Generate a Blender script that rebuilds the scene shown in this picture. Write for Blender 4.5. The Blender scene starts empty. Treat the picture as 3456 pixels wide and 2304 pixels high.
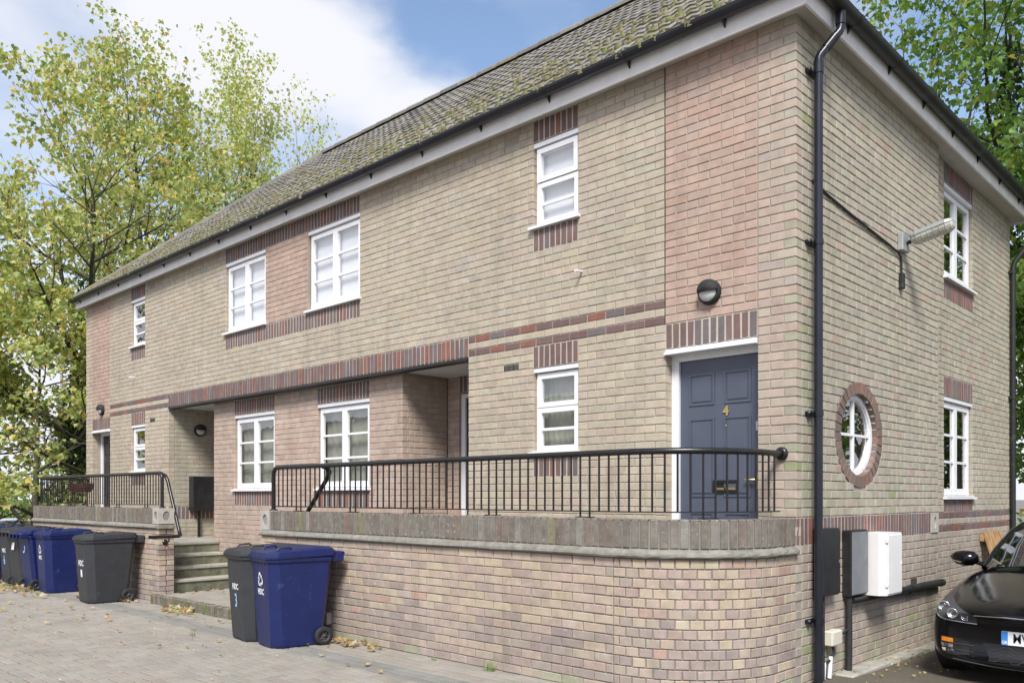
import bpy, math, random
import numpy as np
from mathutils import Vector, Matrix, Euler
from mathutils.bvhtree import BVHTree

sc = bpy.context.scene
COL = sc.collection
R_ = random.Random(7)
rad = math.radians

# ------------------------------------------------------------------ camera
YAW = 0.761
CAM = (3.0, -6.46, 1.52)
cd = bpy.data.cameras.new('camera')
cd.sensor_width = 36.0
cd.lens = 36.0 * 2835.0 / 3456.0
cd.shift_y = 523.0 / 3456.0
cd.clip_start = 0.05
cd.clip_end = 2000.0
cam = bpy.data.objects.new('camera', cd)
cam.location = CAM
cam.rotation_euler = (rad(90), 0, YAW)
COL.objects.link(cam)
sc.camera = cam

# ------------------------------------------------------------------ sky, sun, exposure
SUN_EL, SUN_AZ = 47.0, 140.0          # degrees; azimuth clockwise from +Y
world = bpy.data.worlds.new('World')
sc.world = world
world.use_nodes = True
nt = world.node_tree
nt.nodes.clear()
def wn(t, **kw):
    n = nt.nodes.new(t)
    for k, v in kw.items():
        setattr(n, k, v)
    return n
wout = wn('ShaderNodeOutputWorld'); wbg = wn('ShaderNodeBackground')
sky = wn('ShaderNodeTexSky', sky_type='NISHITA', sun_disc=False)
sky.sun_elevation = rad(SUN_EL); sky.sun_rotation = rad(SUN_AZ)
sky.altitude = 50; sky.air_density = 1.0; sky.dust_density = 0.6; sky.ozone_density = 3.0
tc = wn('ShaderNodeTexCoord')
sep = wn('ShaderNodeSeparateXYZ')
nt.links.new(tc.outputs['Generated'], sep.inputs[0])
def wm(op, a, b=None, clamp=False):
    n = wn('ShaderNodeMath', operation=op, use_clamp=clamp)
    for i, v in enumerate((a, b)):
        if v is None: continue
        if isinstance(v, (int, float)): n.inputs[i].default_value = v
        else: nt.links.new(v, n.inputs[i])
    return n.outputs[0]
zz = wm('ADD', wm('MAXIMUM', sep.outputs[2], 0.0), 0.22)
cx = wm('DIVIDE', sep.outputs[0], zz); cy = wm('DIVIDE', sep.outputs[1], zz)
comb = wn('ShaderNodeCombineXYZ')
nt.links.new(cx, comb.inputs[0]); nt.links.new(cy, comb.inputs[1])
n1 = wn('ShaderNodeTexNoise'); n1.inputs['Scale'].default_value = 1.7; n1.inputs['Detail'].default_value = 7; n1.inputs['Roughness'].default_value = 0.52
n1.inputs['Distortion'].default_value = 0.25
mp = wn('ShaderNodeMapping'); mp.inputs['Location'].default_value = (0.55, 1.35, 3.1)
nt.links.new(comb.outputs[0], mp.inputs['Vector']); nt.links.new(mp.outputs[0], n1.inputs['Vector'])
# cloud banks with ragged edges: the plane is warped before the banks are placed
nw = wn('ShaderNodeTexNoise'); nw.inputs['Scale'].default_value = 5.0; nw.inputs['Detail'].default_value = 5
nt.links.new(comb.outputs[0], nw.inputs['Vector'])
vs1 = wn('ShaderNodeVectorMath', operation='SUBTRACT'); nt.links.new(nw.outputs['Color'], vs1.inputs[0]); vs1.inputs[1].default_value = (.5, .5, .5)
vs2 = wn('ShaderNodeVectorMath', operation='SCALE'); nt.links.new(vs1.outputs[0], vs2.inputs[0]); vs2.inputs[3].default_value = .22
vs3 = wn('ShaderNodeVectorMath', operation='MULTIPLY'); nt.links.new(vs2.outputs[0], vs3.inputs[0]); vs3.inputs[1].default_value = (1, 1, 0)
mpd = wn('ShaderNodeVectorMath', operation='ADD'); nt.links.new(comb.outputs[0], mpd.inputs[0]); nt.links.new(vs3.outputs[0], mpd.inputs[1])
# low cloud bank near the horizon
low = wm('MULTIPLY', wm('SUBTRACT', 0.30, sep.outputs[2]), 1.3)
low = wm('MAXIMUM', low, 0.0)
dens = wm('ADD', wm('ADD', wm('MULTIPLY', n1.outputs['Fac'], 0.9), 0.035), low)
for (bx, by, rr, am) in ((-1.16, .60, .17, .22), (-1.08, .74, .13, .18), (-1.14, .93, .13, .24), (-.98, 1.02, .10, .10), (-1.33, .42, .12, -.04), (-.91, .86, .13, -.26), (-.74, .97, .18, -.22), (-.36, 1.34, .40, -.16), (-1.5, -1.2, 1.1, .30)):
    ds = wn('ShaderNodeVectorMath', operation='DISTANCE'); nt.links.new(mpd.outputs[0], ds.inputs[0]); ds.inputs[1].default_value = (bx, by, 0)
    mr = wn('ShaderNodeMapRange'); mr.interpolation_type = 'SMOOTHSTEP'
    mr.inputs[1].default_value = 0.0; mr.inputs[2].default_value = rr * 1.25; mr.inputs[3].default_value = am; mr.inputs[4].default_value = 0.0
    nt.links.new(ds.outputs['Value'], mr.inputs[0]); dens = wm('ADD', dens, mr.outputs[0])
ramp = wn('ShaderNodeValToRGB')
ramp.color_ramp.elements[0].position = 0.34; ramp.color_ramp.elements[0].color = (0, 0, 0, 1)
ramp.color_ramp.elements[1].position = 0.68; ramp.color_ramp.elements[1].color = (1, 1, 1, 1)
ramp.color_ramp.interpolation = 'EASE'
nt.links.new(dens, ramp.inputs[0])
skyc = wn('ShaderNodeMix', data_type='RGBA', blend_type='MULTIPLY')
skyc.inputs[0].default_value = 1.0
nt.links.new(sky.outputs[0], skyc.inputs[6]); skyc.inputs[7].default_value = (1.95, 1.76, 1.62, 1)
cl = wn('ShaderNodeMix', data_type='RGBA')
nt.links.new(ramp.outputs[0], cl.inputs[0]); nt.links.new(skyc.outputs[2], cl.inputs[6]); cl.inputs[7].default_value = (6.9, 7.0, 7.5, 1)
nt.links.new(cl.outputs[2], wbg.inputs[0]); wbg.inputs[1].default_value = 0.10
nt.links.new(wbg.outputs[0], wout.inputs[0])

sd = bpy.data.lights.new('sun', 'SUN'); sd.energy = 3.7; sd.angle = rad(18); sd.color = (1.0, 0.965, 0.91)
sun = bpy.data.objects.new('sun', sd); COL.objects.link(sun)
az, el = rad(SUN_AZ), rad(SUN_EL)
tosun = Vector((math.sin(az) * math.cos(el), math.cos(az) * math.cos(el), math.sin(el)))
sun.rotation_euler = tosun.to_track_quat('Z', 'Y').to_euler()
sun.location = (4, -12, 14)
sc.view_settings.view_transform = 'Standard'
sc.view_settings.look = 'None'
sc.view_settings.exposure = 0.44
sc.view_settings.gamma = 1.0
sc.view_settings.use_curve_mapping = False
try:
    sc.cycles.max_bounces = 8; sc.cycles.transparent_max_bounces = 12
    sc.cycles.use_denoising = True
except Exception: pass

# ------------------------------------------------------------------ materials
def new_mat(name):
    m = bpy.data.materials.new(name); m.use_nodes = True
    nt_ = m.node_tree
    return m, nt_, nt_.nodes['Principled BSDF'], nt_.nodes['Material Output']
def N(t, ty, **kw):
    n = t.nodes.new(ty)
    for k, v in kw.items():
        try: setattr(n, k, v)
        except Exception: n.inputs[k].default_value = v
    return n
def mixc(t, fac, a, b, blend='MIX'):
    n = t.nodes.new('ShaderNodeMix'); n.data_type = 'RGBA'; n.blend_type = blend
    for i, v in ((0, fac), (6, a), (7, b)):
        if isinstance(v, (int, float)): n.inputs[i].default_value = v
        elif isinstance(v, tuple): n.inputs[i].default_value = v if len(v) == 4 else (*v, 1)
        else: t.links.new(v, n.inputs[i])
    return n.outputs[2]
def noise(t, scale, detail=4, rough=0.55, vec=None, lo=None, hi=None):
    n = t.nodes.new('ShaderNodeTexNoise')
    n.inputs['Scale'].default_value = scale; n.inputs['Detail'].default_value = detail; n.inputs['Roughness'].default_value = rough
    if vec is not None: t.links.new(vec, n.inputs['Vector'])
    o = n.outputs['Fac']
    if lo is not None:
        r = t.nodes.new('ShaderNodeMapRange'); r.inputs[1].default_value = lo; r.inputs[2].default_value = hi
        t.links.new(o, r.inputs[0]); o = r.outputs[0]
    return o
def geo_pos(t):
    return t.nodes.new('ShaderNodeNewGeometry').outputs['Position']
def bump(t, bsdf, h, strength=0.3, dist=0.01):
    b = t.nodes.new('ShaderNodeBump'); b.inputs['Strength'].default_value = strength; b.inputs['Distance'].default_value = dist
    t.links.new(h, b.inputs['Height']); t.links.new(b.outputs[0], bsdf.inputs['Normal'])
def simple(name, col, rough=0.5, metal=0.0, spec=0.5, var=0.12, vscale=6.0, bmp=0.0, bscale=60, dirt=None, coat=0.0):
    m, t, b, o = new_mat(name)
    p = geo_pos(t)
    f = noise(t, vscale, 5, 0.6, p, 0.3, 0.7)
    lo = tuple(c * (1 - var) for c in col); hi = tuple(min(1, c * (1 + var)) for c in col)
    c = mixc(t, f, lo, hi)
    if dirt:
        f2 = noise(t, dirt[1], 6, 0.65, p, dirt[2], dirt[3])
        c = mixc(t, f2, c, dirt[0])
    t.links.new(c, b.inputs['Base Color'])
    b.inputs['Roughness'].default_value = rough; b.inputs['Metallic'].default_value = metal
    b.inputs['Specular IOR Level'].default_value = spec
    b.inputs['Coat Weight'].default_value = coat
    b.inputs['Coat Roughness'].default_value = 0.03
    if bmp: bump(t, b, noise(t, bscale, 5, 0.6, p), bmp, 0.01)
    return m
def attr_mat(name, rough=0.9, lo=0.82, hi=1.14, s1=9, s2=160, bmp=0.35, streak=None, spec=0.25, weather=False):
    """base colour carried by each piece, with grain, blotches and fine relief"""
    m, t, b, o = new_mat(name)
    p = geo_pos(t)
    a = t.nodes.new('ShaderNodeAttribute'); a.attribute_name = 'col'
    f1 = noise(t, s1, 6, 0.6, p, 0.25, 0.75)
    c = mixc(t, f1, (lo, lo, lo), (hi, hi, hi))
    c = mixc(t, 1.0, a.outputs['Color'], c, 'MULTIPLY')
    f2 = noise(t, s2, 3, 0.7, p, 0.55, 0.75)
    c = mixc(t, f2, c, mixc(t, 1.0, c, (0.62, 0.6, 0.58), 'MULTIPLY'))
    if weather:
        fl_ = noise(t, 0.7, 5, 0.6, p, 0.3, 0.7)
        c = mixc(t, 1.0, c, mixc(t, fl_, (0.90, 0.895, 0.885), (1.05, 1.05, 1.05)), 'MULTIPLY')
        mpn = t.nodes.new('ShaderNodeMapping'); mpn.inputs['Scale'].default_value = (5.0, 5.0, 0.35); t.links.new(p, mpn.inputs['Vector'])
        fs_ = noise(t, 1.0, 6, 0.65, mpn.outputs[0], 0.52, 0.80)
        c = mixc(t, fs_, c, mixc(t, 1.0, c, (0.80, 0.79, 0.76), 'MULTIPLY'))
    if streak:
        for colr, scale, l, h in streak:
            f3 = noise(t, scale, 6, 0.65, p, l, h)
            c = mixc(t, f3, c, colr)
    t.links.new(c, b.inputs['Base Color'])
    b.inputs['Roughness'].default_value = rough
    b.inputs['Specular IOR Level'].default_value = spec
    bump(t, b, noise(t, s2, 4, 0.7, p), bmp, 0.004)
    return m
M = {}
M['brick'] = attr_mat('brick', weather=True, streak=[((0.47, 0.43, 0.37), 3.2, 0.66, 0.86)])
M['brick_old'] = attr_mat('brick_weathered', lo=0.78, hi=1.16, weather=True, streak=[((0.52, 0.50, 0.47), 3.6, 0.62, 0.82), ((0.13, 0.15, 0.07), 1.7, 0.66, 0.9)])
M['coping'] = attr_mat('coping_brick', lo=0.66, hi=1.2, s1=16, streak=[((0.27, 0.255, 0.15), 9, 0.60, 0.8), ((0.40, 0.39, 0.36), 30, 0.60, 0.74), ((0.10, 0.10, 0.085), 14, 0.62, 0.8)])
M['paver'] = attr_mat('paver', lo=0.82, hi=1.1, s1=2.0, s2=220, bmp=0.3, streak=[((0.21, 0.205, 0.15), 0.55, 0.64, 0.95), ((0.15, 0.135, 0.115), 1.4, 0.72, 0.88), ((0.36, 0.34, 0.31), 5.0, 0.66, 0.85)])
M['tile'] = attr_mat('roof_tile', lo=0.72, hi=1.22, s1=14, s2=120, bmp=0.5, streak=[((0.20, 0.182, 0.125), 5.0, 0.54, 0.72), ((0.36, 0.35, 0.31), 17, 0.64, 0.76)])
def mortar(name, col):
    m, t, b, o = new_mat(name)
    p = geo_pos(t)
    c = mixc(t, noise(t, 2.2, 5, 0.6, p, 0.3, 0.7), tuple(x * 0.82 for x in col), tuple(x * 1.12 for x in col))
    c = mixc(t, noise(t, 140, 3, 0.7, p, 0.5, 0.8), c, tuple(x * 0.6 for x in col))
    t.links.new(c, b.inputs['Base Color']); b.inputs['Roughness'].default_value = 0.95
    b.inputs['Specular IOR Level'].default_value = 0.1
    bump(t, b, noise(t, 180, 4, 0.7, p), 0.5, 0.006)
    return m
M['mortar'] = mortar('mortar', (0.36, 0.325, 0.275))
M['mortar_light'] = mortar('mortar_light', (0.50, 0.465, 0.40))
M['mortar_grey'] = mortar('mortar_grey', (0.27, 0.255, 0.235))
M['white'] = simple('white_paint', (0.78, 0.78, 0.80), 0.35, var=0.05, vscale=9)
M['fascia'] = simple('fascia_paint', (0.82, 0.80, 0.785), 0.5, var=0.08, vscale=5, dirt=((0.42, 0.39, 0.37), 40, 0.62, 0.85), bmp=0.15)
M['soffit'] = simple('soffit_board', (0.52, 0.50, 0.47), 0.6, var=0.1, vscale=4, dirt=((0.3, 0.28, 0.25), 16, 0.6, 0.9))
M['gutter'] = simple('black_plastic', (0.012, 0.014, 0.022), 0.28, var=0.3, vscale=3)
M['gutter_dirty'] = simple('weathered_black_plastic', (0.014, 0.016, 0.016), 0.5, var=0.3, vscale=6, dirt=((0.10, 0.105, 0.09), 5, 0.58, 0.85))
M['iron'] = simple('black_painted_iron', (0.012, 0.012, 0.013), 0.3, var=0.3, vscale=20, bmp=0.05)
M['stone'] = simple('string_course_stone', (0.235, 0.22, 0.19), 0.95, var=0.3, vscale=12, bmp=0.6, bscale=90, dirt=((0.15, 0.16, 0.11), 3.5, 0.5, 0.8))
M['block'] = simple('cast_stone', (0.40, 0.38, 0.34), 0.9, var=0.15, vscale=12, bmp=0.3, bscale=120, dirt=((0.22, 0.21, 0.18), 6, 0.55, 0.85))
M['concrete'] = simple('concrete', (0.36, 0.345, 0.30), 0.95, var=0.18, vscale=7, bmp=0.4, bscale=80, dirt=((0.10, 0.11, 0.055), 3.0, 0.5, 0.8))
M['step_face'] = simple('mossy_riser', (0.17, 0.17, 0.12), 0.95, var=0.3, vscale=9, bmp=0.4, bscale=80, dirt=((0.06, 0.075, 0.03), 5.0, 0.45, 0.7))
M['door'] = simple('slate_blue_door', (0.080, 0.092, 0.128), 0.38, var=0.08, vscale=5)
M['door_dark'] = simple('dark_door', (0.02, 0.02, 0.024), 0.35, var=0.2)
M['brass'] = simple('brass', (0.75, 0.55, 0.22), 0.3, metal=1.0, var=0.1, vscale=40)
M['steel'] = simple('dull_metal', (0.45, 0.45, 0.45), 0.45, metal=0.7, var=0.12, vscale=20)
M['frost'] = simple('lamp_diffuser', (0.55, 0.55, 0.55), 0.4, var=0.12, vscale=60)
M['pane_backing'] = simple('cloud_reflection_white', (0.84, 0.84, 0.87), 0.8, var=0.03, vscale=2)  # added white sheet; its colour stands for cloud mirrored in upper panes
M['curtain'] = simple('net_curtain', (0.40, 0.41, 0.34), 0.9, var=0.22, vscale=3.5)
M['room'] = simple('room_wall', (0.20, 0.19, 0.14), 0.9, var=0.3, vscale=1.2)
M['black_box'] = simple('black_meter_box', (0.018, 0.018, 0.02), 0.35, var=0.4, vscale=9, dirt=((0.10, 0.10, 0.10), 22, 0.66, 0.85))
M['grey_box'] = simple('grey_meter_box', (0.17, 0.18, 0.19), 0.45, var=0.15, vscale=8, dirt=((0.05, 0.05, 0.05), 12, 0.66, 0.85))
M['white_box'] = simple('white_meter_box', (0.74, 0.73, 0.71), 0.45, var=0.04, vscale=6, dirt=((0.36, 0.34, 0.3), 26, 0.68, 0.8))
M['cream'] = simple('cream_plastic', (0.62, 0.60, 0.50), 0.5, var=0.08, vscale=10)
M['bin_blue'] = simple('blue_bin_plastic', (0.0065, 0.0145, 0.088), 0.40, var=0.14, vscale=7, dirt=((0.10, 0.12, 0.20), 9, 0.60, 0.95), bmp=0.12, bscale=250)
M['bin_grey'] = simple('grey_bin_plastic', (0.032, 0.034, 0.040), 0.48, var=0.14, vscale=7, dirt=((0.12, 0.12, 0.12), 9, 0.60, 0.95), bmp=0.12, bscale=250)
M['rubber'] = simple('rubber', (0.018, 0.018, 0.019), 0.75, var=0.3, vscale=30)
M['hub'] = simple('hub_plastic', (0.06, 0.06, 0.065), 0.5, var=0.2, vscale=30)
M['print_white'] = simple('white_print', (0.72, 0.73, 0.75), 0.5, var=0.1, vscale=80)
M['print_blue'] = simple('pale_blue_print', (0.33, 0.55, 0.80), 0.5, var=0.1, vscale=80)
M['car_paint'] = simple('black_car_paint', (0.004, 0.004, 0.005), 0.12, var=0.2, coat=0.0, spec=0.42)
M['car_silver'] = simple('silver_car_paint', (0.55, 0.57, 0.60), 0.2, var=0.04, coat=1.0)
M['car_trim'] = simple('black_trim', (0.01, 0.01, 0.011), 0.45, var=0.2)
M['chrome'] = simple('chrome', (0.75, 0.75, 0.78), 0.08, metal=1.0, var=0.05)
M['amber'] = simple('amber_lens', (0.62, 0.20, 0.02), 0.2, var=0.2, vscale=60)
M['plate_white'] = simple('plate_white', (0.80, 0.81, 0.82), 0.4, var=0.03)
M['plate_blue'] = simple('plate_blue', (0.05, 0.24, 0.66), 0.4, var=0.1)
M['print_black'] = simple('black_print', (0.01, 0.01, 0.012), 0.5, var=0.1)
M['bark'] = simple('bark', (0.062, 0.054, 0.042), 0.95, var=0.35, vscale=6, bmp=0.6, bscale=30, dirt=((0.07, 0.09, 0.04), 2.5, 0.5, 0.75))
M['wood'] = simple('pallet_wood', (0.36, 0.22, 0.10), 0.85, var=0.3, vscale=9, bmp=0.2)
M['fence_wood'] = simple('weathered_fence', (0.30, 0.26, 0.21), 0.9, var=0.3, vscale=5, bmp=0.2)
M['galv'] = simple('galvanised_steel', (0.40, 0.42, 0.42), 0.5, metal=0.4, var=0.1)
M['terracotta'] = simple('brown_trough', (0.13, 0.035, 0.024), 0.6, var=0.2)
M['slate_roof'] = simple('tiled_roof', (0.16, 0.12, 0.10), 0.9, var=0.25, vscale=8, bmp=0.4)

def leaf_mat(name):
    m, t, b, o = new_mat(name)
    a = t.nodes.new('ShaderNodeAttribute'); a.attribute_name = 'col'
    b.inputs['Roughness'].default_value = 0.55; b.inputs['Specular IOR Level'].default_value = 0.35
    t.links.new(a.outputs['Color'], b.inputs['Base Color'])
    tr = t.nodes.new('ShaderNodeBsdfTranslucent')
    c2 = mixc(t, 1.0, a.outputs['Color'], (1.25, 1.2, 0.7), 'MULTIPLY')
    t.links.new(c2, tr.inputs[0])
    mx = t.nodes.new('ShaderNodeMixShader'); mx.inputs[0].default_value = 0.45
    t.links.new(b.outputs[0], mx.inputs[1]); t.links.new(tr.outputs[0], mx.inputs[2])
    t.links.new(mx.outputs[0], o.inputs[0])
    return m
M['leaf'] = leaf_mat('leaf')
def glass_mat(name, tint, ior=1.5, rough=0.02, wav=0.0):
    m, t, b, o = new_mat(name)
    t.nodes.remove(b)
    fr = t.nodes.new('ShaderNodeLayerWeight'); fr.inputs[0].default_value = 0.5
    base = ((ior - 1) / (ior + 1)) ** 2 * 2.6
    pw = t.nodes.new('ShaderNodeMath'); pw.operation = 'POWER'; pw.inputs[1].default_value = 3.2; t.links.new(fr.outputs['Facing'], pw.inputs[0])
    ml = t.nodes.new('ShaderNodeMath'); ml.operation = 'MULTIPLY_ADD'; ml.inputs[1].default_value = 0.85; ml.inputs[2].default_value = base; ml.use_clamp = True; t.links.new(pw.outputs[0], ml.inputs[0])
    gl = t.nodes.new('ShaderNodeBsdfGlossy'); gl.inputs['Roughness'].default_value = rough; gl.inputs[0].default_value = (0.95, 0.97, 1, 1)
    tp = t.nodes.new('ShaderNodeBsdfTransparent'); tp.inputs[0].default_value = (*tint, 1)
    mx = t.nodes.new('ShaderNodeMixShader')
    if wav:
        bp = t.nodes.new('ShaderNodeBump'); bp.inputs['Strength'].default_value = wav; bp.inputs['Distance'].default_value = 0.02
        t.links.new(noise(t, 2.5, 2, 0.5, geo_pos(t)), bp.inputs['Height'])
        t.links.new(bp.outputs[0], gl.inputs['Normal']); t.links.new(bp.outputs[0], fr.inputs['Normal'])
    t.links.new(ml.outputs[0], mx.inputs[0]); t.links.new(tp.outputs[0], mx.inputs[1]); t.links.new(gl.outputs[0], mx.inputs[2])
    t.links.new(mx.outputs[0], o.inputs[0])
    return m
M['glass'] = glass_mat('window_glass', (0.93, 0.945, 0.945), 1.7, 0.01, 0.08)
M['car_glass'] = glass_mat('car_glass', (0.25, 0.30, 0.30), 1.6, 0.01)
M['lens'] = glass_mat('lens_glass', (0.9, 0.92, 0.95), 1.4, 0.02)
def ground_mat(name, kind):
    m, t, b, o = new_mat(name)
    p = geo_pos(t)
    if kind == 'asphalt':
        c = mixc(t, noise(t, 1.3, 6, 0.6, p, 0.3, 0.7), (0.095, 0.082, 0.062), (0.155, 0.135, 0.105))
        c = mixc(t, noise(t, 0.9, 5, 0.6, p, 0.55, 0.75), c, (0.085, 0.09, 0.05))
        c = mixc(t, noise(t, 150, 3, 0.7, p, 0.58, 0.75), c, (0.26, 0.24, 0.21))
    elif kind == 'far':
        c = mixc(t, noise(t, 0.5, 6, 0.6, p, 0.3, 0.7), (0.17, 0.165, 0.15), (0.24, 0.23, 0.21))
        c = mixc(t, noise(t, 90, 3, 0.7, p, 0.58, 0.75), c, (0.1, 0.1, 0.09))
    else:
        c = mixc(t, noise(t, 5, 6, 0.6, p, 0.3, 0.7), (0.055, 0.05, 0.04), (0.10, 0.09, 0.075))
        c = mixc(t, noise(t, 1.1, 5, 0.6, p, 0.5, 0.75), c, (0.09, 0.11, 0.05))
    t.links.new(c, b.inputs['Base Color']); b.inputs['Roughness'].default_value = 0.95; b.inputs['Specular IOR Level'].default_value = 0.2
    bump(t, b, noise(t, 120, 5, 0.7, p), 0.5, 0.01)
    return m
M['asphalt'] = ground_mat('driveway', 'asphalt'); M['far_ground'] = ground_mat('far_ground', 'far'); M['bedding'] = ground_mat('joint_sand', 'bed')

# ------------------------------------------------------------------ mesh helpers
def rootloc(o):
    while o.parent: o = o.parent
    return Vector(o.location)
def link(o, parent=None):
    COL.objects.link(o)
    if parent is not None: o.parent = parent
    return o
def tag(o, label=None, cat=None, group=None, kind=None):
    if label: o['label'] = label
    if cat: o['category'] = cat
    if group: o['group'] = group
    if kind: o['kind'] = kind
    return o
def thing(name, label, cat, loc=(0, 0, 0), rz=0.0, group=None):
    o = bpy.data.objects.new(name, None); o.empty_display_size = 0.2
    o.location = loc; o.rotation_euler = (0, 0, rz)
    link(o); return tag(o, label, cat, group)
class MB:
    def __init__(s): s.v = []; s.f = []; s.c = []; s.sm = []
    def add(s, vs, fs, col=None, smooth=False):
        b = len(s.v); s.v += [tuple(p) for p in vs]
        for f in fs:
            s.f.append(tuple(b + i for i in f)); s.c.append(col); s.sm.append(smooth)
    def box(s, a, b, col=None, bev=0.0):
        x0, y0, z0 = (min(a[i], b[i]) for i in range(3)); x1, y1, z1 = (max(a[i], b[i]) for i in range(3))
        if not bev:
            s.add([(x0, y0, z0), (x1, y0, z0), (x1, y1, z0), (x0, y1, z0), (x0, y0, z1), (x1, y0, z1), (x1, y1, z1), (x0, y1, z1)],
                  [(0, 3, 2, 1), (4, 5, 6, 7), (0, 1, 5, 4), (1, 2, 6, 5), (2, 3, 7, 6), (3, 0, 4, 7)], col)
            return
        e = min(bev, (x1 - x0) * .45, (y1 - y0) * .45, (z1 - z0) * .45)
        X, Y, Z = (x0, x0 + e, x1 - e, x1), (y0, y0 + e, y1 - e, y1), (z0, z0 + e, z1 - e, z1)
        # rounded box: three face quads sets joined by chamfers
        vs = []; idx = {}
        for i in range(2):
            for j in range(2):
                for k in range(2):
                    xi, yj, zk = (1, 2)[i], (1, 2)[j], (1, 2)[k]
                    xo, yo, zo = (0, 3)[i], (0, 3)[j], (0, 3)[k]
                    for nme, p in (('x', (X[xo], Y[yj], Z[zk])), ('y', (X[xi], Y[yo], Z[zk])), ('z', (X[xi], Y[yj], Z[zo]))):
                        idx[(i, j, k, nme)] = len(vs); vs.append(p)
        g = lambda i, j, k, n: idx[(i, j, k, n)]
        fs = []
        for i in range(2): fs.append([g(i, 0, 0, 'x'), g(i, 1, 0, 'x'), g(i, 1, 1, 'x'), g(i, 0, 1, 'x')])
        for j in range(2): fs.append([g(0, j, 0, 'y'), g(1, j, 0, 'y'), g(1, j, 1, 'y'), g(0, j, 1, 'y')])
        for k in range(2): fs.append([g(0, 0, k, 'z'), g(1, 0, k, 'z'), g(1, 1, k, 'z'), g(0, 1, k, 'z')])
        for i in range(2):
            for j in range(2): fs.append([g(i, j, 0, 'x'), g(i, j, 1, 'x'), g(i, j, 1, 'y'), g(i, j, 0, 'y')])
        for i in range(2):
            for k in range(2): fs.append([g(i, 0, k, 'x'), g(i, 1, k, 'x'), g(i, 1, k, 'z'), g(i, 0, k, 'z')])
        for j in range(2):
            for k in range(2): fs.append([g(0, j, k, 'y'), g(1, j, k, 'y'), g(1, j, k, 'z'), g(0, j, k, 'z')])
        for i in range(2):
            for j in range(2):
                for k in range(2): fs.append([g(i, j, k, 'x'), g(i, j, k, 'y'), g(i, j, k, 'z')])
        s.add(vs, fs, col)
    def tube(s, pts, r, n=8, cap=True, col=None, smooth=True):
        pts = [Vector(p) for p in pts]; m = len(pts)
        rs = r if isinstance(r, (list, tuple)) else [r] * m
        t0 = (pts[1] - pts[0]).normalized()
        up = Vector((0, 0, 1)) if abs(t0.z) < 0.9 else Vector((1, 0, 0))
        u = t0.cross(up).normalized()
        vs = []
        for i in range(m):
            a = pts[max(i - 1, 0)]; b = pts[min(i + 1, m - 1)]
            t = (b - a).normalized()
            u = (u - t * u.dot(t)); u = u.normalized() if u.length > 1e-6 else t.orthogonal().normalized()
            w = t.cross(u)
            sc_ = 1.0
            if 0 < i < m - 1:
                ca = (pts[i] - pts[i - 1]).normalized().dot((pts[i + 1] - pts[i]).normalized())
                sc_ = 1.0 / max(0.5, math.sqrt(max(0.0, (1 + ca) / 2)))
            for k in range(n):
                an = 2 * math.pi * k / n
                vs.append(pts[i] + (u * math.cos(an) + w * math.sin(an)) * rs[i] * (sc_ if n > 5 else 1))
        fs = []
        for i in range(m - 1):
            for k in range(n):
                fs.append((i * n + k, i * n + (k + 1) % n, (i + 1) * n + (k + 1) % n, (i + 1) * n + k))
        s.add(vs, fs, col, smooth)
        if cap:
            s.add(vs[:n], [tuple(range(n))], col); s.add(vs[-n:], [tuple(range(n))], col)
    def lathe(s, prof, n=20, ax='z', org=(0, 0, 0), col=None, smooth=True):
        vs = []; o = Vector(org)
        for (r, h) in prof:
            for k in range(n):
                a = 2 * math.pi * k / n; c, d = r * math.cos(a), r * math.sin(a)
                p = (c, d, h) if ax == 'z' else ((h, c, d) if ax == 'x' else (c, h, d))
                vs.append(o + Vector(p))
        fs = []
        for i in range(len(prof) - 1):
            for k in range(n): fs.append((i * n + k, i * n + (k + 1) % n, (i + 1) * n + (k + 1) % n, (i + 1) * n + k))
        s.add(vs, fs, col, smooth)
    def prism(s, poly, d0, d1, fr, col=None):
        """polygon in (a,b) swept in depth; fr(a,b,d)->world"""
        n = len(poly)
        vs = [fr(a, b, d0) for a, b in poly] + [fr(a, b, d1) for a, b in poly]
        fs = [tuple(range(n)), tuple(range(2 * n - 1, n - 1, -1))] + [(i, (i + 1) % n, n + (i + 1) % n, n + i) for i in range(n)]
        s.add(vs, fs, col)
    def build(s, name, mat, parent=None, label=None, cat=None, group=None, kind=None, local=False, loc=None, recalc=True):
        off = Vector((0, 0, 0))
        if parent is not None and not local: off = rootloc(parent)
        if loc is not None: off = off + Vector(loc) if parent is None else off
        me = bpy.data.meshes.new(name)
        if len(s.v) < 3000:
            us = sorted(set(i for f in s.f for i in f))
            if len(us) < len(s.v):
                mp_ = {a: b for b, a in enumerate(us)}; s.v = [s.v[i] for i in us]; s.f = [tuple(mp_[i] for i in f) for f in s.f]
        vs = s.v if off.length == 0 else [(p[0] - off[0], p[1] - off[1], p[2] - off[2]) for p in s.v]
        me.from_pydata(vs, [], s.f)
        if any(c is not None for c in s.c): setcol(me, s.f, s.c)
        if any(s.sm): me.polygons.foreach_set('use_smooth', s.sm)
        if recalc and len(s.f) < 60000:
            import bmesh
            bm = bmesh.new(); bm.from_mesh(me); bmesh.ops.recalc_face_normals(bm, faces=bm.faces); bm.to_mesh(me); bm.free()
        ms = mat if isinstance(mat, (list, tuple)) else [mat]
        for m_ in ms: me.materials.append(M[m_] if isinstance(m_, str) else m_)
        o = bpy.data.objects.new(name, me)
        if loc is not None and parent is None: o.location = loc
        link(o, parent)
        return tag(o, label, cat, group, kind)
def setcol(me, faces, cols):
    at = me.color_attributes.new('col', 'FLOAT_COLOR', 'CORNER')
    arr = []
    for f, c in zip(faces, cols):
        c = c or (0.5, 0.5, 0.5)
        arr += [c[0], c[1], c[2], 1.0] * len(f)
    at.data.foreach_set('color', arr)
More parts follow.
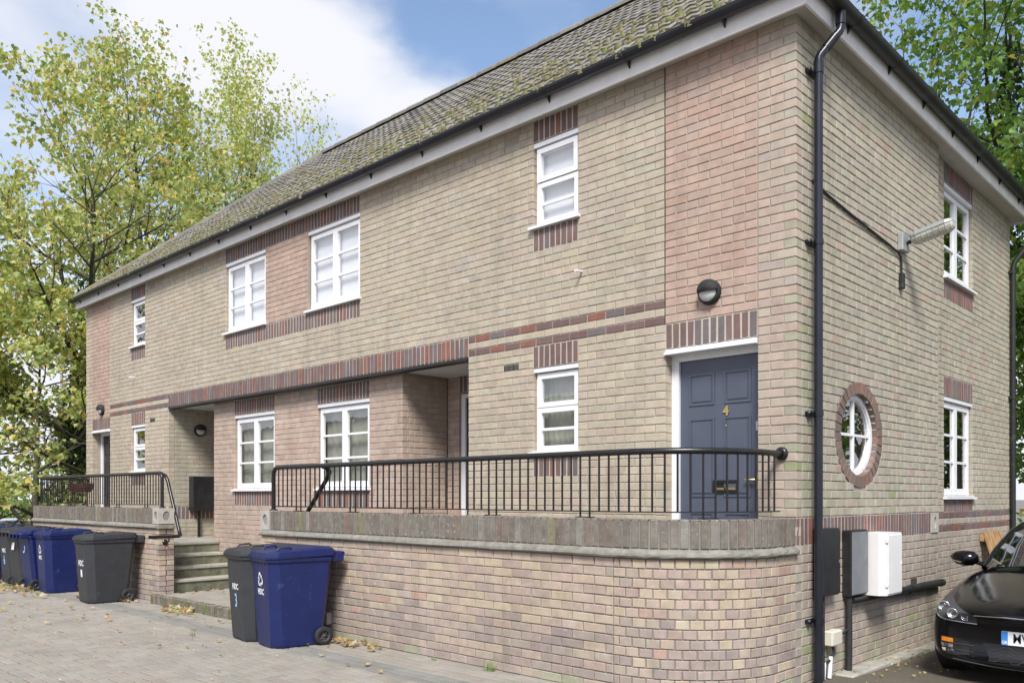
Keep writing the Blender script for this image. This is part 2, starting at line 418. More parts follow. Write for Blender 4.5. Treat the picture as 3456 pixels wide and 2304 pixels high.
def part(name, mat, parent, fn, **kw):
    m = MB(); fn(m); return m.build(name, mat, parent, **kw)
def copy_tree(o, parent=None, mats=None):
    c = o.copy(); COL.objects.link(c); c.parent = parent
    if mats and c.type in ('MESH', 'FONT') and c.data and c.data.materials:
        for i, sl in enumerate(c.material_slots):
            if sl.material and sl.material.name in mats:
                sl.link = 'OBJECT'; sl.material = M[mats[c.data.materials[i].name]]
    for ch in list(o.children): copy_tree(ch, c, mats)
    return c
def text(name, body, size, mat, parent, loc, rot, ext=0.001, sx=1.0, bold=0.0):
    cu = bpy.data.curves.new(name, 'FONT'); cu.body = body; cu.size = size; cu.extrude = ext
    cu.align_x = 'CENTER'; cu.align_y = 'CENTER'; cu.offset = bold
    cu.materials.append(M[mat])
    f = bpy.data.objects.new(name, cu); COL.objects.link(f)
    me = bpy.data.meshes.new_from_object(f.evaluated_get(bpy.context.evaluated_depsgraph_get()))
    me.name = name; bpy.data.objects.remove(f)
    o = bpy.data.objects.new(name, me); o.location = loc; o.rotation_euler = rot; o.scale = (sx, 1, 1)
    link(o, parent); return o
def jc(c, j=0.06, r=R_):
    k = 1 + r.uniform(-j, j)
    return tuple(max(0.0, x * k * (1 + r.uniform(-j * .35, j * .35))) for x in c)
def pick(pal, r=R_):
    t = r.random() * sum(w for w, _ in pal)
    for w, c in pal:
        t -= w
        if t <= 0: return jc(c)
    return jc(pal[-1][1])
FW = np.array([-math.sin(YAW), math.cos(YAW), 0]); RT = np.array([math.cos(YAW), math.sin(YAW), 0])
def proj(p):
    q = np.array(p) - np.array(CAM); zc = q @ FW
    if zc < .2: return None
    return 1728 + 2835 * (q @ RT) / zc, 1675 - 2835 * q[2] / zc, zc
class Pieces:
    """pieces of one thing: those that show largest become objects, the rest one part"""
    def __init__(s, name, mat, parent, limit=300): s.name, s.mat, s.parent, s.limit, s.L = name, mat, parent, limit, []
    def add(s, vs, fs, col, face): s.L.append((vs, fs, col, face))
    def finish(s, mass_name=None):
        sc_ = []
        for i, (vs, fs, col, face) in enumerate(s.L):
            q = [proj(vs[k]) for k in face]
            if any(a is None for a in q): sc_.append((0, i)); continue
            cxp = sum(a[0] for a in q) / len(q); cyp = sum(a[1] for a in q) / len(q)
            ar = abs(sum(q[k][0] * q[(k + 1) % len(q)][1] - q[(k + 1) % len(q)][0] * q[k][1] for k in range(len(q)))) / 2
            if not (0 < cxp < 3456 and 0 < cyp < 2304): ar = 0
            sc_.append((ar, i))
        sc_.sort(reverse=True)
        top = set(i for a, i in sc_[:s.limit] if a > 60)
        rest = MB(); off = rootloc(s.parent)
        for i, (vs, fs, col, face) in enumerate(s.L):
            if i in top:
                c = sum((Vector(v) for v in vs), Vector()) / len(vs)
                me = bpy.data.meshes.new(s.name)
                me.from_pydata([Vector(v) - c for v in vs], [], fs)
                setcol(me, fs, [col] * len(fs)); me.materials.append(M[s.mat])
                o = bpy.data.objects.new(s.name, me); o.location = c - off; link(o, s.parent)
            else: rest.add(vs, fs, col)
        if rest.f: rest.build(mass_name or s.name + '_mass', s.mat, s.parent, kind='stuff', recalc=False)
BR_F = [(8, 9, 10, 11), (0, 1, 9, 8), (1, 2, 10, 9), (2, 3, 11, 10), (3, 0, 8, 11), (4, 5, 1, 0), (5, 6, 2, 1), (6, 7, 3, 2), (7, 4, 0, 3)]
def brick_geo(fr, s0, s1, z0, z1, depth=0.1, proud=0.0, e=0.0042, j=0.0024):
    r = R_.uniform
    pr = proud + r(-.0012, .0012)
    S = [(s0, z0), (s1, z0), (s1, z1), (s0, z1)]
    S = [(a + r(-j, j), b + r(-j, j)) for a, b in S]
    cs, cz = (s0 + s1) / 2, (z0 + z1) / 2
    I = [(a + (e if a < cs else -e), b + (e if b < cz else -e)) for a, b in S]
    vs = [fr(a, b, e - pr) for a, b in S] + [fr(a, b, depth) for a, b in S] + [fr(a, b, -pr + r(-.0006, .0006)) for a, b in I]
    return vs, BR_F
H = 0.075; J = 0.0047; JS = 0.0068
def zc(k): return 1.35 + H * k
def lay(pc, fr, k0, k1, segs, holes=(), off=0.0, L=0.225, phase=0.0, zoff=0.0, depth=0.1):
    """stretcher-bond courses k0..k1; segs(k) -> [(s0,s1,palette)]"""
    for k in range(k0, k1):
        zb, zt = zc(k) + zoff + J, zc(k + 1) + zoff - J * .6
        for (a, b, pal, hl, hr) in segs(k):
            ints = [(a, b, hl, hr)]
            for (ha, hb, hk0, hk1) in holes:
                if hk0 <= k < hk1:
                    nx = []
                    for (p, q, l_, r_) in ints:
                        if hb <= p or ha >= q: nx.append((p, q, l_, r_)); continue
                        if ha > p + .02: nx.append((p, ha, l_, True))
                        if hb < q - .02: nx.append((hb, q, True, r_))
                    ints = nx
            for (p, q, l_, r_) in ints:
                ph = phase + (L / 2 if k % 2 else 0)
                n = math.floor((p - ph) / L) + 1
                cuts = [p]
                while ph + n * L < q - .035:
                    x = ph + n * L
                    if x > p + .035: cuts.append(x)
                    n += 1
                cuts.append(q)
                for i in range(len(cuts) - 1):
                    s0 = cuts[i] + (0.0 if (i == 0 and l_) else J); s1 = cuts[i + 1] - (0.0 if (i == len(cuts) - 2 and r_) else J)
                    if s1 - s0 < .02: continue
                    c = pal(k, (s0 + s1) / 2) if callable(pal) else pick(pal)
                    vs, fs = brick_geo(fr, s0, s1, zb, zt, depth)
                    pc.add(vs, fs, c, (8, 9, 10, 11))
POINT = MB()
def soldiers(pc, fr, s0, s1, k0, k1, pal, proud=0.0, pitch=0.075, zoff=0.0, flushl=False, depth=0.1, point=None):
    if point is not None:
        point.add([fr(s0, zc(k0) + zoff, .0035), fr(s1, zc(k0) + zoff, .0035), fr(s1, zc(k1) + zoff, .0035), fr(s0, zc(k1) + zoff, .0035)], [(0, 1, 2, 3)])
    n = max(1, round((s1 - s0) / pitch)); w = (s1 - s0) / n
    for i in range(n):
        vs, fs = brick_geo(fr, s0 + i * w + JS, s0 + (i + 1) * w - JS, zc(k0) + zoff + J, zc(k1) + zoff - J, depth, proud, j=0.003)
        pc.add(vs, fs, pick(pal), (8, 9, 10, 11))
def sheet(mb, fr, s0, s1, z0, z1, holes, d0=0.006, d1=0.105, grow=0.003):
    """mortar body behind the bricks, with its openings and their returns"""
    hs = [(a - grow, b + grow, c - grow, d + grow) for a, b, c, d in holes]
    xs = sorted(set([s0, s1] + [min(max(v, s0), s1) for h in hs for v in h[:2]])); zs = sorted(set([z0, z1] + [min(max(v, z0), z1) for h in hs for v in h[2:]]))
    def full(i, j):
        if i < 0 or j < 0 or i >= len(xs) - 1 or j >= len(zs) - 1: return False
        x, z = (xs[i] + xs[i + 1]) / 2, (zs[j] + zs[j + 1]) / 2
        return not any(a < x < b and c < z < d for a, b, c, d in hs)
    for i in range(len(xs) - 1):
        for j in range(len(zs) - 1):
            if not full(i, j): continue
            a, b, c, d = xs[i], xs[i + 1], zs[j], zs[j + 1]
            n = max(1, int((b - a) / 0.12)) if getattr(fr, 'curved', False) else 1
            for q in range(n):
                p0, p1 = a + (b - a) * q / n, a + (b - a) * (q + 1) / n
                mb.add([fr(p0, c, d0), fr(p1, c, d0), fr(p1, d, d0), fr(p0, d, d0)], [(0, 1, 2, 3)])
                if not full(i, j - 1): mb.add([fr(p0, c, d0), fr(p1, c, d0), fr(p1, c, d1), fr(p0, c, d1)], [(0, 1, 2, 3)])
                if not full(i, j + 1): mb.add([fr(p0, d, d0), fr(p1, d, d0), fr(p1, d, d1), fr(p0, d, d1)], [(0, 1, 2, 3)])
            if not full(i - 1, j): mb.add([fr(a, c, d0), fr(a, d, d0), fr(a, d, d1), fr(a, c, d1)], [(0, 1, 2, 3)])
            if not full(i + 1, j): mb.add([fr(b, c, d0), fr(b, d, d0), fr(b, d, d1), fr(b, c, d1)], [(0, 1, 2, 3)])

# ------------------------------------------------------------------ setting: ground
def smooth(a, b, x):
    t = min(1, max(0, (x - a) / (b - a))); return t * t * (3 - 2 * t)
def gz(x, y):
    z = -0.55 * smooth(-15.5, -23, x)
    if x > -0.5: z += -0.024 * max(0.0, min(y, 14.0))
    return z - 0.02
def grid(xs, ys, zf, name, mat, **kw):
    m = MB(); vs = [(x, y, zf(x, y)) for y in ys for x in xs]; n = len(xs)
    fs = [(j * n + i, j * n + i + 1, (j + 1) * n + i + 1, (j + 1) * n + i) for j in range(len(ys) - 1) for i in range(n - 1)]
    m.add(vs, fs, None, True); return m.build(name, mat, **kw)
gx = [-600, -200, -80, -50, -35, -28, -23, -21, -19, -17, -15.5, -12, -8, -4, -0.6, -0.4, 0.5, 3, 6, 10, 20, 60, 200, 600]
gy = [-600, -200, -60, -20, -10, -6, -4, -2, 0, 1, 2, 4, 6, 8, 11, 14, 20, 40, 80, 200, 600]
grid(gx, gy, lambda x, y: gz(x, y) - 0.012, 'ground', 'far_ground', kind='structure')
grid([-0.35, 0, 1, 2, 3, 4, 5.5, 7], [-7, -4, -2, -1.3, -0.5, 0, 1, 2, 4, 6, 8, 10, 14], lambda x, y: -0.024 * max(0.0, y) - 0.006, 'driveway', 'asphalt', kind='structure')
pave = MB()
pave.add([(-15.6, -7.2, -.0165), (-.35, -7.2, -.0165), (-.35, -1.0, -.0165), (-15.6, -1.0, -.0165)], [(0, 1, 2, 3)])
paving = pave.build('paving', 'bedding', kind='structure')
PV = Pieces('paver', 'paver', paving, 300)
pal_pav = [(5, (.312, .288, .25)), (3, (.315, .284, .24)), (2, (.292, .27, .235)), (.6, (.30, .265, .228))]
def flat_fr(s, z, d): return (s, z, -d)
def paver(x0, x1, y0, y1, pal=pal_pav, tilt=0.0015):
    vs, fs = brick_geo(flat_fr, x0 + .0028, x1 - .0028, y0 + .0065, y1 - .0065, 0.014, 0.0 + R_.uniform(-.003, .002), e=0.0045, j=0.0012)
    PV.add(vs, fs, pick(pal), (8, 9, 10, 11))
# 90 degree herringbone of 200 x 100 blocks
B = 0.1
def herring(x0, x1, y0, y1):
    ni, nj = round((x1 - x0) / B), round((y1 - y0) / B)
    for j in range(nj):
        for i in range(ni):
            k = (i - j) % 4
            X, Y = x0 + i * B, y0 + j * B
            if k == 0 and i + 1 < ni: paver(X, X + 2 * B, Y, Y + B)
            elif k == 2 and j >= 1: paver(X, X + B, Y - B, Y + B)
            elif k == 2: paver(X, X + B, Y, Y + B)
            elif k == 1 and i == 0: paver(X, X + B, Y, Y + B)
            elif k == 0: paver(X, X + B, Y, Y + B)
            if k == 3 and j == nj - 1: paver(X, X + B, Y, Y + B)
herring(-15.5, -0.4, -6.6, -2.0)
# edging courses beside the terrace walls
pal_edge = [(4, (.25, .242, .22)), (3, (.23, .225, .205))]
y = -2.0
for row in range(3):
    x = -15.5 + (0.1 if row % 2 else 0.0)
    while x < -0.45:
        paver(x, min(x + .2, -.4), y, y + .1, pal_edge); x += .2
    y += .1
for row in range(5):
    x = -15.5 + (0.1 if row % 2 else 0.0)
    while x < -0.45:
        paver(x, min(x + .2, -.4), y, y + .1); x += .2
    y += .1
PV.finish('paver_mass')

# ------------------------------------------------------------------ the house
LEN = 15.225
house = thing('brick_house', 'long two-storey buff and red brick house with a mossy hipped tile roof', 'house', (-7.6, 3.3, 0))
HP = Pieces('brick', 'brick', house, 300)
buff = [(6, (0.454, 0.397, 0.313)), (4, (0.440, 0.390, 0.313)), (2, (0.474, 0.409, 0.309)), (1.8, (0.452, 0.376, 0.313)), (1.1, (0.422, 0.389, 0.329))]
buff2 = [(5, (0.464, 0.405, 0.317)), (2, (0.482, 0.419, 0.317)), (2, (0.454, 0.370, 0.307)), (1, (0.432, 0.387, 0.317))]
pierp = [(5, (0.467, 0.387, 0.318)), (3, (0.459, 0.357, 0.298)), (2, (0.442, 0.389, 0.313)), (1, (0.392, 0.331, 0.292))]
red = [(6, (.455, .332, .270)), (3, (.463, .348, .288)), (.8, (.43, .285, .225)), (1, (.445, .345, .292))]
bayr = [(6, (.450, .350, .292)), (3, (.46, .362, .302)), (1, (.425, .312, .258))]
dark = [(4, (.175, .115, .108)), (3, (.165, .138, .142)), (3, (.198, .132, .122)), (1.2, (.25, .115, .092))]
sidep = [(6, (.412, .378, .297)), (4, (.395, .37, .295)), (1.6, (.42, .355, .30)), (.4, (.43, .31, .255)), (1, (.385, .37, .31))]
plin = [(5, (.405, .335, .285)), (3, (.39, .355, .285)), (2, (.37, .305, .268)), (1, (.345, .32, .27))]
def calm(p, k=.35):
    w = sum(a for a, _ in p); mn = [sum(a * c[i] for a, c in p) / w for i in range(3)]
    return [(a, tuple(c[i] + (mn[i] - c[i]) * k for i in range(3))) for a, c in p]
buff, buff2, pierp, sidep, plin, red = calm(buff), calm(buff2), calm(pierp), calm(sidep), calm(plin), calm(red)
alga = [(1, (.35, .35, .25)), (1, (.37, .36, .265)), (.4, (.325, .345, .20))]
FR = lambda s, z, d: (-s, d, z)
SD = lambda s, z, d: (-d, s, z)
RC = 0.075
SR = lambda s, z, d: (-RC - d, s, z)
BAY = lambda s, z, d: (-s, .15 + d, z)
PBK = lambda s, z, d: (-s, .9 + d, z)
PLW = lambda s, z, d: (-11.4 - d, s, z)
BRW = lambda s, z, d: (-5.175 - d, s, z)
Q = 0.1085
WINS = [(2.25, 2.85, 39, 51), (5.85, 7.05, 36, 51), (8.175, 9.375, 36, 51), (12.375, 12.975, 39, 51), (2.25, 2.85, 8, 20), (12.375, 12.975, 8, 20)]
holes = []
for a, b, k0, k1 in WINS: holes.append((a, b, k0 - 3, k1 + 3))
holes += [(7.05, 8.175, 33, 36), (7.05, 8.175, 51, 54), (3.05, 3.27, 52, 53), (11.95, 12.17, 52, 53), (3.06, 3.28, 20, 21), (11.95, 12.17, 20, 21),
          (3.825, 11.4, -9, 26), (.3375, 1.2375, -9, 23), (13.9875, 14.8875, -9, 23)]
def fsegs(k):
    q0 = 0.0 if k % 2 == 0 else Q
    out = [(q0, .3375, pierp, True, False), (.3375, 1.2375, red, False, True)]
    body = buff if k >= 26 else buff2
    if k in (23, 25): body = dark
    if 33 <= k < 54:
        out += [(1.2495, 7.05, body, True, False), (7.05, 8.175, red if k < 51 else dark, False, False), (8.175, 13.9875, body, False, False)]
    else: out += [(1.2495 if k >= 23 else 1.2375, 13.9875, body, True, False)]
    out += [(13.9875, 14.8755, red, False, True), (14.8875, LEN, buff2, True, True)]
    return out
lay(HP, FR, -7, 54, fsegs, holes, depth=.102)
for a, b, k0, k1 in WINS:
    soldiers(HP, FR, a, b, k0 - 3, k0, dark, point=POINT); soldiers(HP, FR, a, b, k1, k1 + 3, dark, point=POINT)
soldiers(HP, FR, 7.05, 8.175, 33, 36, dark, point=POINT); soldiers(HP, FR, 7.05, 8.175, 51, 54, dark, point=POINT)
soldiers(HP, FR, 3.825, 11.4, 23, 26, dark, proud=0.004, point=POINT)
soldiers(HP, FR, .3375, 1.2375, 20, 23, dark, point=POINT); soldiers(HP, FR, 13.9875, 14.8875, 20, 23, dark, point=POINT)
mo = MB()
fo = [(a, b, zc(k0), zc(k1)) for a, b, k0, k1 in WINS] + [(3.825, 11.4, 0, zc(23)), (.3375, 1.2375, 0, zc(20)), (13.9875, 14.8875, 0, zc(20))]
sheet(mo, FR, .008, LEN - .008, zc(-7), zc(54) + .03, fo)
# bay wall behind the overhang
BZ = -0.045
bw = [(5.85, 7.05, 4, 20), (8.175, 9.375, 4, 20)]
bh = [(a, b, k0 - 3, k1 + 3) for a, b, k0, k1 in bw] + [(7.30, 7.52, 22, 23), (7.86, 8.08, 22, 23)]
lay(HP, BAY, -18, 23, lambda k: [(5.175 + (0 if k % 2 else Q), 10.05, bayr, True, True)], bh, zoff=BZ)
for a, b, k0, k1 in bw:
    soldiers(HP, BAY, a, b, k0 - 3, k0, dark, zoff=BZ, point=POINT); soldiers(HP, BAY, a, b, k1, k1 + 3, dark, zoff=BZ, point=POINT)
sheet(mo, BAY, 5.183, 10.05, 0, zc(23), [(a, b, zc(k0) + BZ, zc(k1) + BZ) for a, b, k0, k1 in bw])
lay(HP, BRW, -8, 23, lambda k: [(.15 + (Q if k % 2 else 0), .9, bayr, True, False)], [], zoff=BZ)
sheet(mo, BRW, .158, .9, .6, zc(23), [])
# porch left return (faces the camera side) and the porch back walls
lay(HP, PLW, -18, 23, lambda k: [((0 if k % 2 else Q), .9, (dark if -3 <= k < 0 else sidep), True, False)], [(0, .9, -3, 0)])
soldiers(HP, PLW, 0.0, .9, -3, 0, dark, point=POINT)
sheet(mo, PLW, .008, .9, 0, zc(23), [])
lay(HP, PBK, -7, 23, lambda k: [(3.825, 5.175, bayr, True, False)], [(3.98, 4.95, -9, 23)])
soldiers(HP, PBK, 3.98, 4.95, 20, 23, dark, point=POINT)
sheet(mo, PBK, 3.825, 5.175, .6, zc(23), [(3.98, 4.95, .6, zc(20))])
lay(HP, PBK, -7, 23, lambda k: [(10.05, 11.4, bayr, False, False)], [])
sheet(mo, PBK, 10.05, 11.4, .6, zc(23), [])
# side wall with the round window
OY, OZ, ORO, ORI, EX = 1.32, 2.085, 0.49, 0.375, 1.14
SEND = 6.92
stone_s = (3.29, 3.52)
def spal(k, s):
    base = sidep if k >= 0 else plin
    al = 0.0
    if s < .42: al = .28 if -3 <= k < 30 else .08
    if k < -10 and 1.6 < s < 3.5: al = .18
    if k < -15: al = .3
    if -1 <= k < 3 and s < 2.2: al = .25
    return pick(alga) if R_.random() < al else pick(base)
def ssegs(k):
    return [((Q if k % 2 == 0 else 0.0), 3.55, spal, True, True)]
ov = []
for k in range(0, 22):
    zm = (zc(k) + zc(k + 1)) / 2 - OZ
    if abs(zm) < ORO: w = EX * math.sqrt(ORO ** 2 - zm ** 2); ov.append((OY - w - .004, OY + w + .004, k, k + 1))
lay(HP, SD, -20, 54, ssegs, ov + [(0, 3.55, -3, 0), (2.66, 2.86, -10, -9)])
soldiers(HP, SD, 0.0, stone_s[0] - .006, -3, 0, dark, point=POINT)
nring = 34
for i in range(nring):
    a0, a1 = 2 * math.pi * i / nring, 2 * math.pi * (i + 1) / nring
    g = .011
    def ringfr(a, r, d): return (-d, OY + EX * r * math.cos(a), OZ + r * math.sin(a))
    vs, fs = brick_geo(ringfr, a0 + g, a1 - g, ORI, ORO - .006, .102, 0.001, e=.004, j=.001)
    HP.add(vs, fs, pick([(4, (.215, .155, .13)), (3, (.19, .145, .13)), (1, (.24, .15, .12))]), (8, 9, 10, 11))
oh = []
for i in range(16):
    z0, z1 = OZ - ORO + i * ORO / 8 , OZ - ORO + (i + 1) * ORO / 8
    zm = (z0 + z1) / 2 - OZ
    if abs(zm) < ORI: w = EX * math.sqrt(ORI ** 2 - zm ** 2); oh.append((OY - w, OY + w, z0, z1))
sheet(mo, SD, .008, 3.542, -.3, zc(54) + .03, oh, d0=.009, grow=.004)
# set-back rear half of the side wall
SZ = -0.01
sw = [(4.0, 5.13, 36, 51), (4.0, 5.13, 2, 18)]
def rsegs(k):
    p = dark if k in (-1, -3) else spal
    return [(3.45, SEND, p, False, True)]
lay(HP, SR, -21, 54, rsegs, [(a, b, k0 - 3, k1 + 3) if k0 > 10 else (a, b, k0 - 2, k1 + 3) for a, b, k0, k1 in sw], zoff=SZ)
for a, b, k0, k1 in sw:
    soldiers(HP, SR, a, b, k0 - (3 if k0 > 10 else 2), k0, dark, zoff=SZ, point=POINT); soldiers(HP, SR, a, b, k1, k1 + 3, dark, zoff=SZ, point=POINT)
sheet(mo, SR, 3.45, SEND, -.3, zc(54) + .03, [(a, b, zc(k0) + SZ, zc(k1) + SZ) for a, b, k0, k1 in sw])
# unseen back and left walls
mo.add([(-LEN + .01, .01, 0), (-LEN + .01, SEND, 0), (-LEN + .01, SEND, 5.4), (-LEN + .01, .01, 5.4)], [(0, 1, 2, 3)])
mo.add([(-LEN + .01, SEND, -.3), (-.08, SEND, -.3), (-.08, SEND, 5.4), (-LEN + .01, SEND, 5.4)], [(0, 1, 2, 3)])
mo.build('mortar_wall', 'mortar', house)
POINT.build('light_pointing', 'mortar_light', house, kind='stuff')
HP.finish('brick_mass')
# upper floor and inner walls keep the rooms dark
def fn(m):
    m.box((-LEN + .12, .2, zc(26)), (-.2, SEND - .1, zc(27)))
    m.box((-LEN + .12, 2.8, .6), (-.2, 2.9, 5.3))
    for s in (1.7, 3.55, 7.6, 11.75, 13.5): m.box((-s - .05, .3, .6), (-s + .05, 2.8, zc(26))); m.box((-s - .05, .3, zc(27)), (-s + .05, 2.8, 5.3))
part('inner_wall', 'room', house, fn)
# movement joints, steel lintel, porch ceiling
part('movement_joint', 'bark', house, lambda m: (m.box((-1.2492, .004, zc(23)), (-1.2378, .03, zc(54))), m.box((-14.8872, .004, zc(23)), (-14.876, .03, zc(54)))))
part('lintel_angle', 'iron', house, lambda m: m.box((-11.39, -.012, zc(23) - .035), (-3.83, .12, zc(23) - .004)))
part('porch_ceiling', 'white', house, lambda m: m.box((-5.17, .125, zc(23) - .012), (-3.83, .9, zc(23) + .02)))
part('porch_ceiling', 'white', house, lambda m: (m.box((-11.39, .125, zc(23) - .012), (-10.06, .9, zc(23) + .02))))
def stone_block(m):
    r, cy_, cz_ = .048, sum(stone_s) / 2, zc(-1.5)
    a, b = stone_s; z0, z1 = zc(-3) + .004, zc(0) - .004
    n = 24; out, inn = [], []
    for i in range(n):
        an = 2 * math.pi * i / n + math.pi / 4
        c, s_ = math.cos(an), math.sin(an); k = 1 / max(abs(c), abs(s_))
        out.append((cy_ + c * k * (b - a) / 2, cz_ + s_ * k * (z1 - z0) / 2)); inn.append((cy_ + c * r * .8, cz_ + s_ * r * 1.35))
    vs = [(.012, y, z) for y, z in out] + [(.012, y, z) for y, z in inn] + [(-.05, y, z) for y, z in inn] + [(-.05, y, z) for y, z in out]
    fs = []
    for i in range(n):
        j = (i + 1) % n
        fs += [(i, j, n + j, n + i), (n + i, n + j, 2 * n + j, 2 * n + i), (i, j, 3 * n + j, 3 * n + i)]
    fs.append(tuple(range(2 * n, 3 * n)))
    m.add(vs, fs)
part('stone_block', 'block', house, stone_block)

# ---- windows
def fbox(m, fr, s0, s1, z0, z1, d0, d1, col=None):
    vs = [fr(s, z, d) for d in (d0, d1) for s, z in ((s0, z0), (s1, z0), (s1, z1), (s0, z1))]
    m.add(vs, [(0, 1, 2, 3), (7, 6, 5, 4), (0, 1, 5, 4), (1, 2, 6, 5), (2, 3, 7, 6), (3, 0, 4, 7)], col)
def rect_ring(m, fr, s0, s1, z0, z1, w, d0, d1, wt=None, wb=None):
    wt = wt or w; wb = wb or w
    fbox(m, fr, s0, s0 + w, z0, z1, d0, d1); fbox(m, fr, s1 - w, s1, z0, z1, d0, d1)
    fbox(m, fr, s0 + w, s1 - w, z0, z0 + wb, d0 + .0005, d1); fbox(m, fr, s0 + w, s1 - w, z1 - wt, z1, d0 + .0005, d1)
def window(fr, a, b, z0, z1, kind, pane_backing=None, lean=0.0):
    m = MB(); panes = []
    hb = .05
    fbox(m, fr, a - .004, b + .004, z1 - hb, z1 - .004, .012, .1)             # head board
    top = z1 - hb - .006; bot = z0 + .03
    rect_ring(m, fr, a + .004, b - .004, bot, top, .03, .055, .11)              # outer frame
    if kind == 'big':
        mid = (a + b) / 2
        for c0, c1 in ((a + .03, mid - .002), (mid + .002, b - .03)):
            rect_ring(m, fr, c0, c1, bot + .02, top - .02, .052, .038, .085, wb=.075)
            h0, h1 = bot + .095, top - .072; w0, w1 = c0 + .052, c1 - .052
            st = (h1 - h0) / 3
            for i in (1, 2): fbox(m, fr, w0, w1, h0 + st * i - .014, h0 + st * i + .014, .045, .08)
            for i in range(3): panes.append((w0, w1, h0 + st * i + (.014 if i else 0), h0 + st * (i + 1) - (.014 if i < 2 else 0), .062))
    else:
        H_ = top - bot; sp = bot + H_ * .56
        rect_ring(m, fr, a + .03, b - .03, sp + .004, top - .012, .05, .038 - lean, .085)
        panes.append((a + .08, b - .08, sp + .054, top - .062, .06 - lean))
        rect_ring(m, fr, a + .03, b - .03, bot + .012, sp - .004, .05, .038, .085)
        h0, h1 = bot + .062, sp - .054; md = (h0 + h1) / 2
        fbox(m, fr, a + .08, b - .08, md - .014, md + .014, .045, .08)
        panes += [(a + .08, b - .08, h0, md - .014, .062), (a + .08, b - .08, md + .014, h1, .062)]
    w = m.build('window', 'white', house)
    for (p, q, r, s, d) in panes:
        part('pane', 'glass', w, lambda mm: mm.add([fr(p, r, d), fr(q, r, d), fr(q, s, d), fr(p, s, d)], [(0, 1, 2, 3)]))
    def sill(mm):
        fbox(mm, fr, a - .03, b + .035, z0 + .0, z0 + .026, -.045, .045)
        fbox(mm, fr, a - .002, b + .002, z0 + .0285, z0 + .036, -.02, .06)
    part('sill', 'white', w, sill)
    if pane_backing == 'curtain':
        def cur(mm):
            n = 26; vs = []
            for i in range(n + 1):
                s_ = a + .01 + (b - a - .02) * i / n; d_ = .17 + .007 * math.sin(i * 1.9) + .004 * math.sin(i * 4.3)
                vs += [fr(s_, z0, d_), fr(s_, z0 + (z1 - z0) * .93, d_)]
            mm.add(vs, [(2 * i, 2 * i + 2, 2 * i + 3, 2 * i + 1) for i in range(n)], None, True)
        part('curtain', 'curtain', w, cur)
    elif pane_backing:
        part('pane_backing', pane_backing, w, lambda mm: fbox(mm, fr, a + .01, b - .01, z0, z1, .125, .13))  # added backing that whitens the pane like a mirrored cloud
    return w
window(FR, 2.25, 2.85, zc(39), zc(51), 'small', 'pane_backing', .012)
window(FR, 12.375, 12.975, zc(39), zc(51), 'small')
window(FR, 5.85, 7.05, zc(36), zc(51), 'big', 'pane_backing')
window(FR, 8.175, 9.375, zc(36), zc(51), 'big', 'pane_backing')
window(FR, 2.25, 2.85, zc(8), zc(20), 'small', 'curtain')
window(FR, 12.375, 12.975, zc(8), zc(20), 'small')
window(BAY, 5.85, 7.05, zc(4) + BZ, zc(20) + BZ, 'big', 'curtain')
window(BAY, 8.175, 9.375, zc(4) + BZ, zc(20) + BZ, 'big', 'curtain')
window(SR, 4.0, 5.13, zc(36) + SZ, zc(51) + SZ, 'big')
window(SR, 4.0, 5.13, zc(2) + SZ, zc(18) + SZ, 'big')
def roundwin(m):
    n = 48
    def ring(r0, r1, d0, d1):
        vs = []
        for r, d in ((r0, d0), (r1, d0), (r1, d1), (r0, d1)):
            vs += [(-d, OY + EX * r * math.cos(2 * math.pi * i / n), OZ + r * math.sin(2 * math.pi * i / n)) for i in range(n)]
        fs = [(q * n + i, q * n + (i + 1) % n, ((q + 1) % 4) * n + (i + 1) % n, ((q + 1) % 4) * n + i) for q in range(4) for i in range(n)]
        m.add(vs, fs, None, False)
    ring(ORI - .046, ORI - .004, .05, .11); ring(ORI - .058, ORI - .04, .065, .1)
    fbox(m, SD, OY - EX * ORI + .06, OY + EX * ORI - .06, OZ - .012, OZ + .012, .058, .09)
    fbox(m, SD, OY - .012, OY + .012, OZ - ORI + .06, OZ + ORI - .06, .0585, .09)
rw = part('window', 'white', house, roundwin)
for q in range(4):
    def pn(m):
        r = ORI - .045; a0 = q * math.pi / 2; n = 12
        pts = [(-.075, OY, OZ)] + [(-.075, OY + EX * r * math.cos(a0 + math.pi / 2 * i / n), OZ + r * math.sin(a0 + math.pi / 2 * i / n)) for i in range(n + 1)]
        m.add(pts, [(0, i + 1, i + 2) for i in range(n)])
    part('pane', 'glass', rw, pn)
# ---- doors
def door(fr, a, b, z0, z1, mat, d, panels=True, right_w=.055, left_w=.055):
    m = MB()
    fbox(m, fr, a + right_w, b - left_w, z0, z1 - .055, d + .03, d + .075)
    A, Bq = a + right_w, b - left_w; W = Bq - A; Hh = z1 - .055 - z0
    leaf = m.build('door', mat, house)
    if panels:
        for cx_ in (0, 1):
            p0 = A + W * (.12 + .44 * cx_); p1 = p0 + W * .32
            for (h0, h1) in ((.07, .30), (.37, .73), (.79, .935)):
                def pf(mm):
                    q0, q1 = z0 + Hh * h0, z0 + Hh * h1
                    rect_ring(mm, fr, p0, p1, q0, q1, .016, d + .021, d + .031)
                    rect_ring(mm, fr, p0 + .03, p1 - .03, q0 + .03, q1 - .03, .006, d + .0245, d + .031)
                    fbox(mm, fr, p0 + .036, p1 - .036, q0 + .036, q1 - .036, d + .022, d + .031)
                part('panel', mat, leaf, pf)
    def ff(mm):
        fbox(mm, fr, b - left_w, b, z0, z1, d, d + .08); fbox(mm, fr, a, a + right_w, z0, z1, d, d + .08)
        fbox(mm, fr, a + right_w, b - left_w, z1 - .055, z1, d + .0005, d + .08)
    part('door_frame', 'white', house, ff)
    return leaf, A, W, Hh
FLZ = 0.80
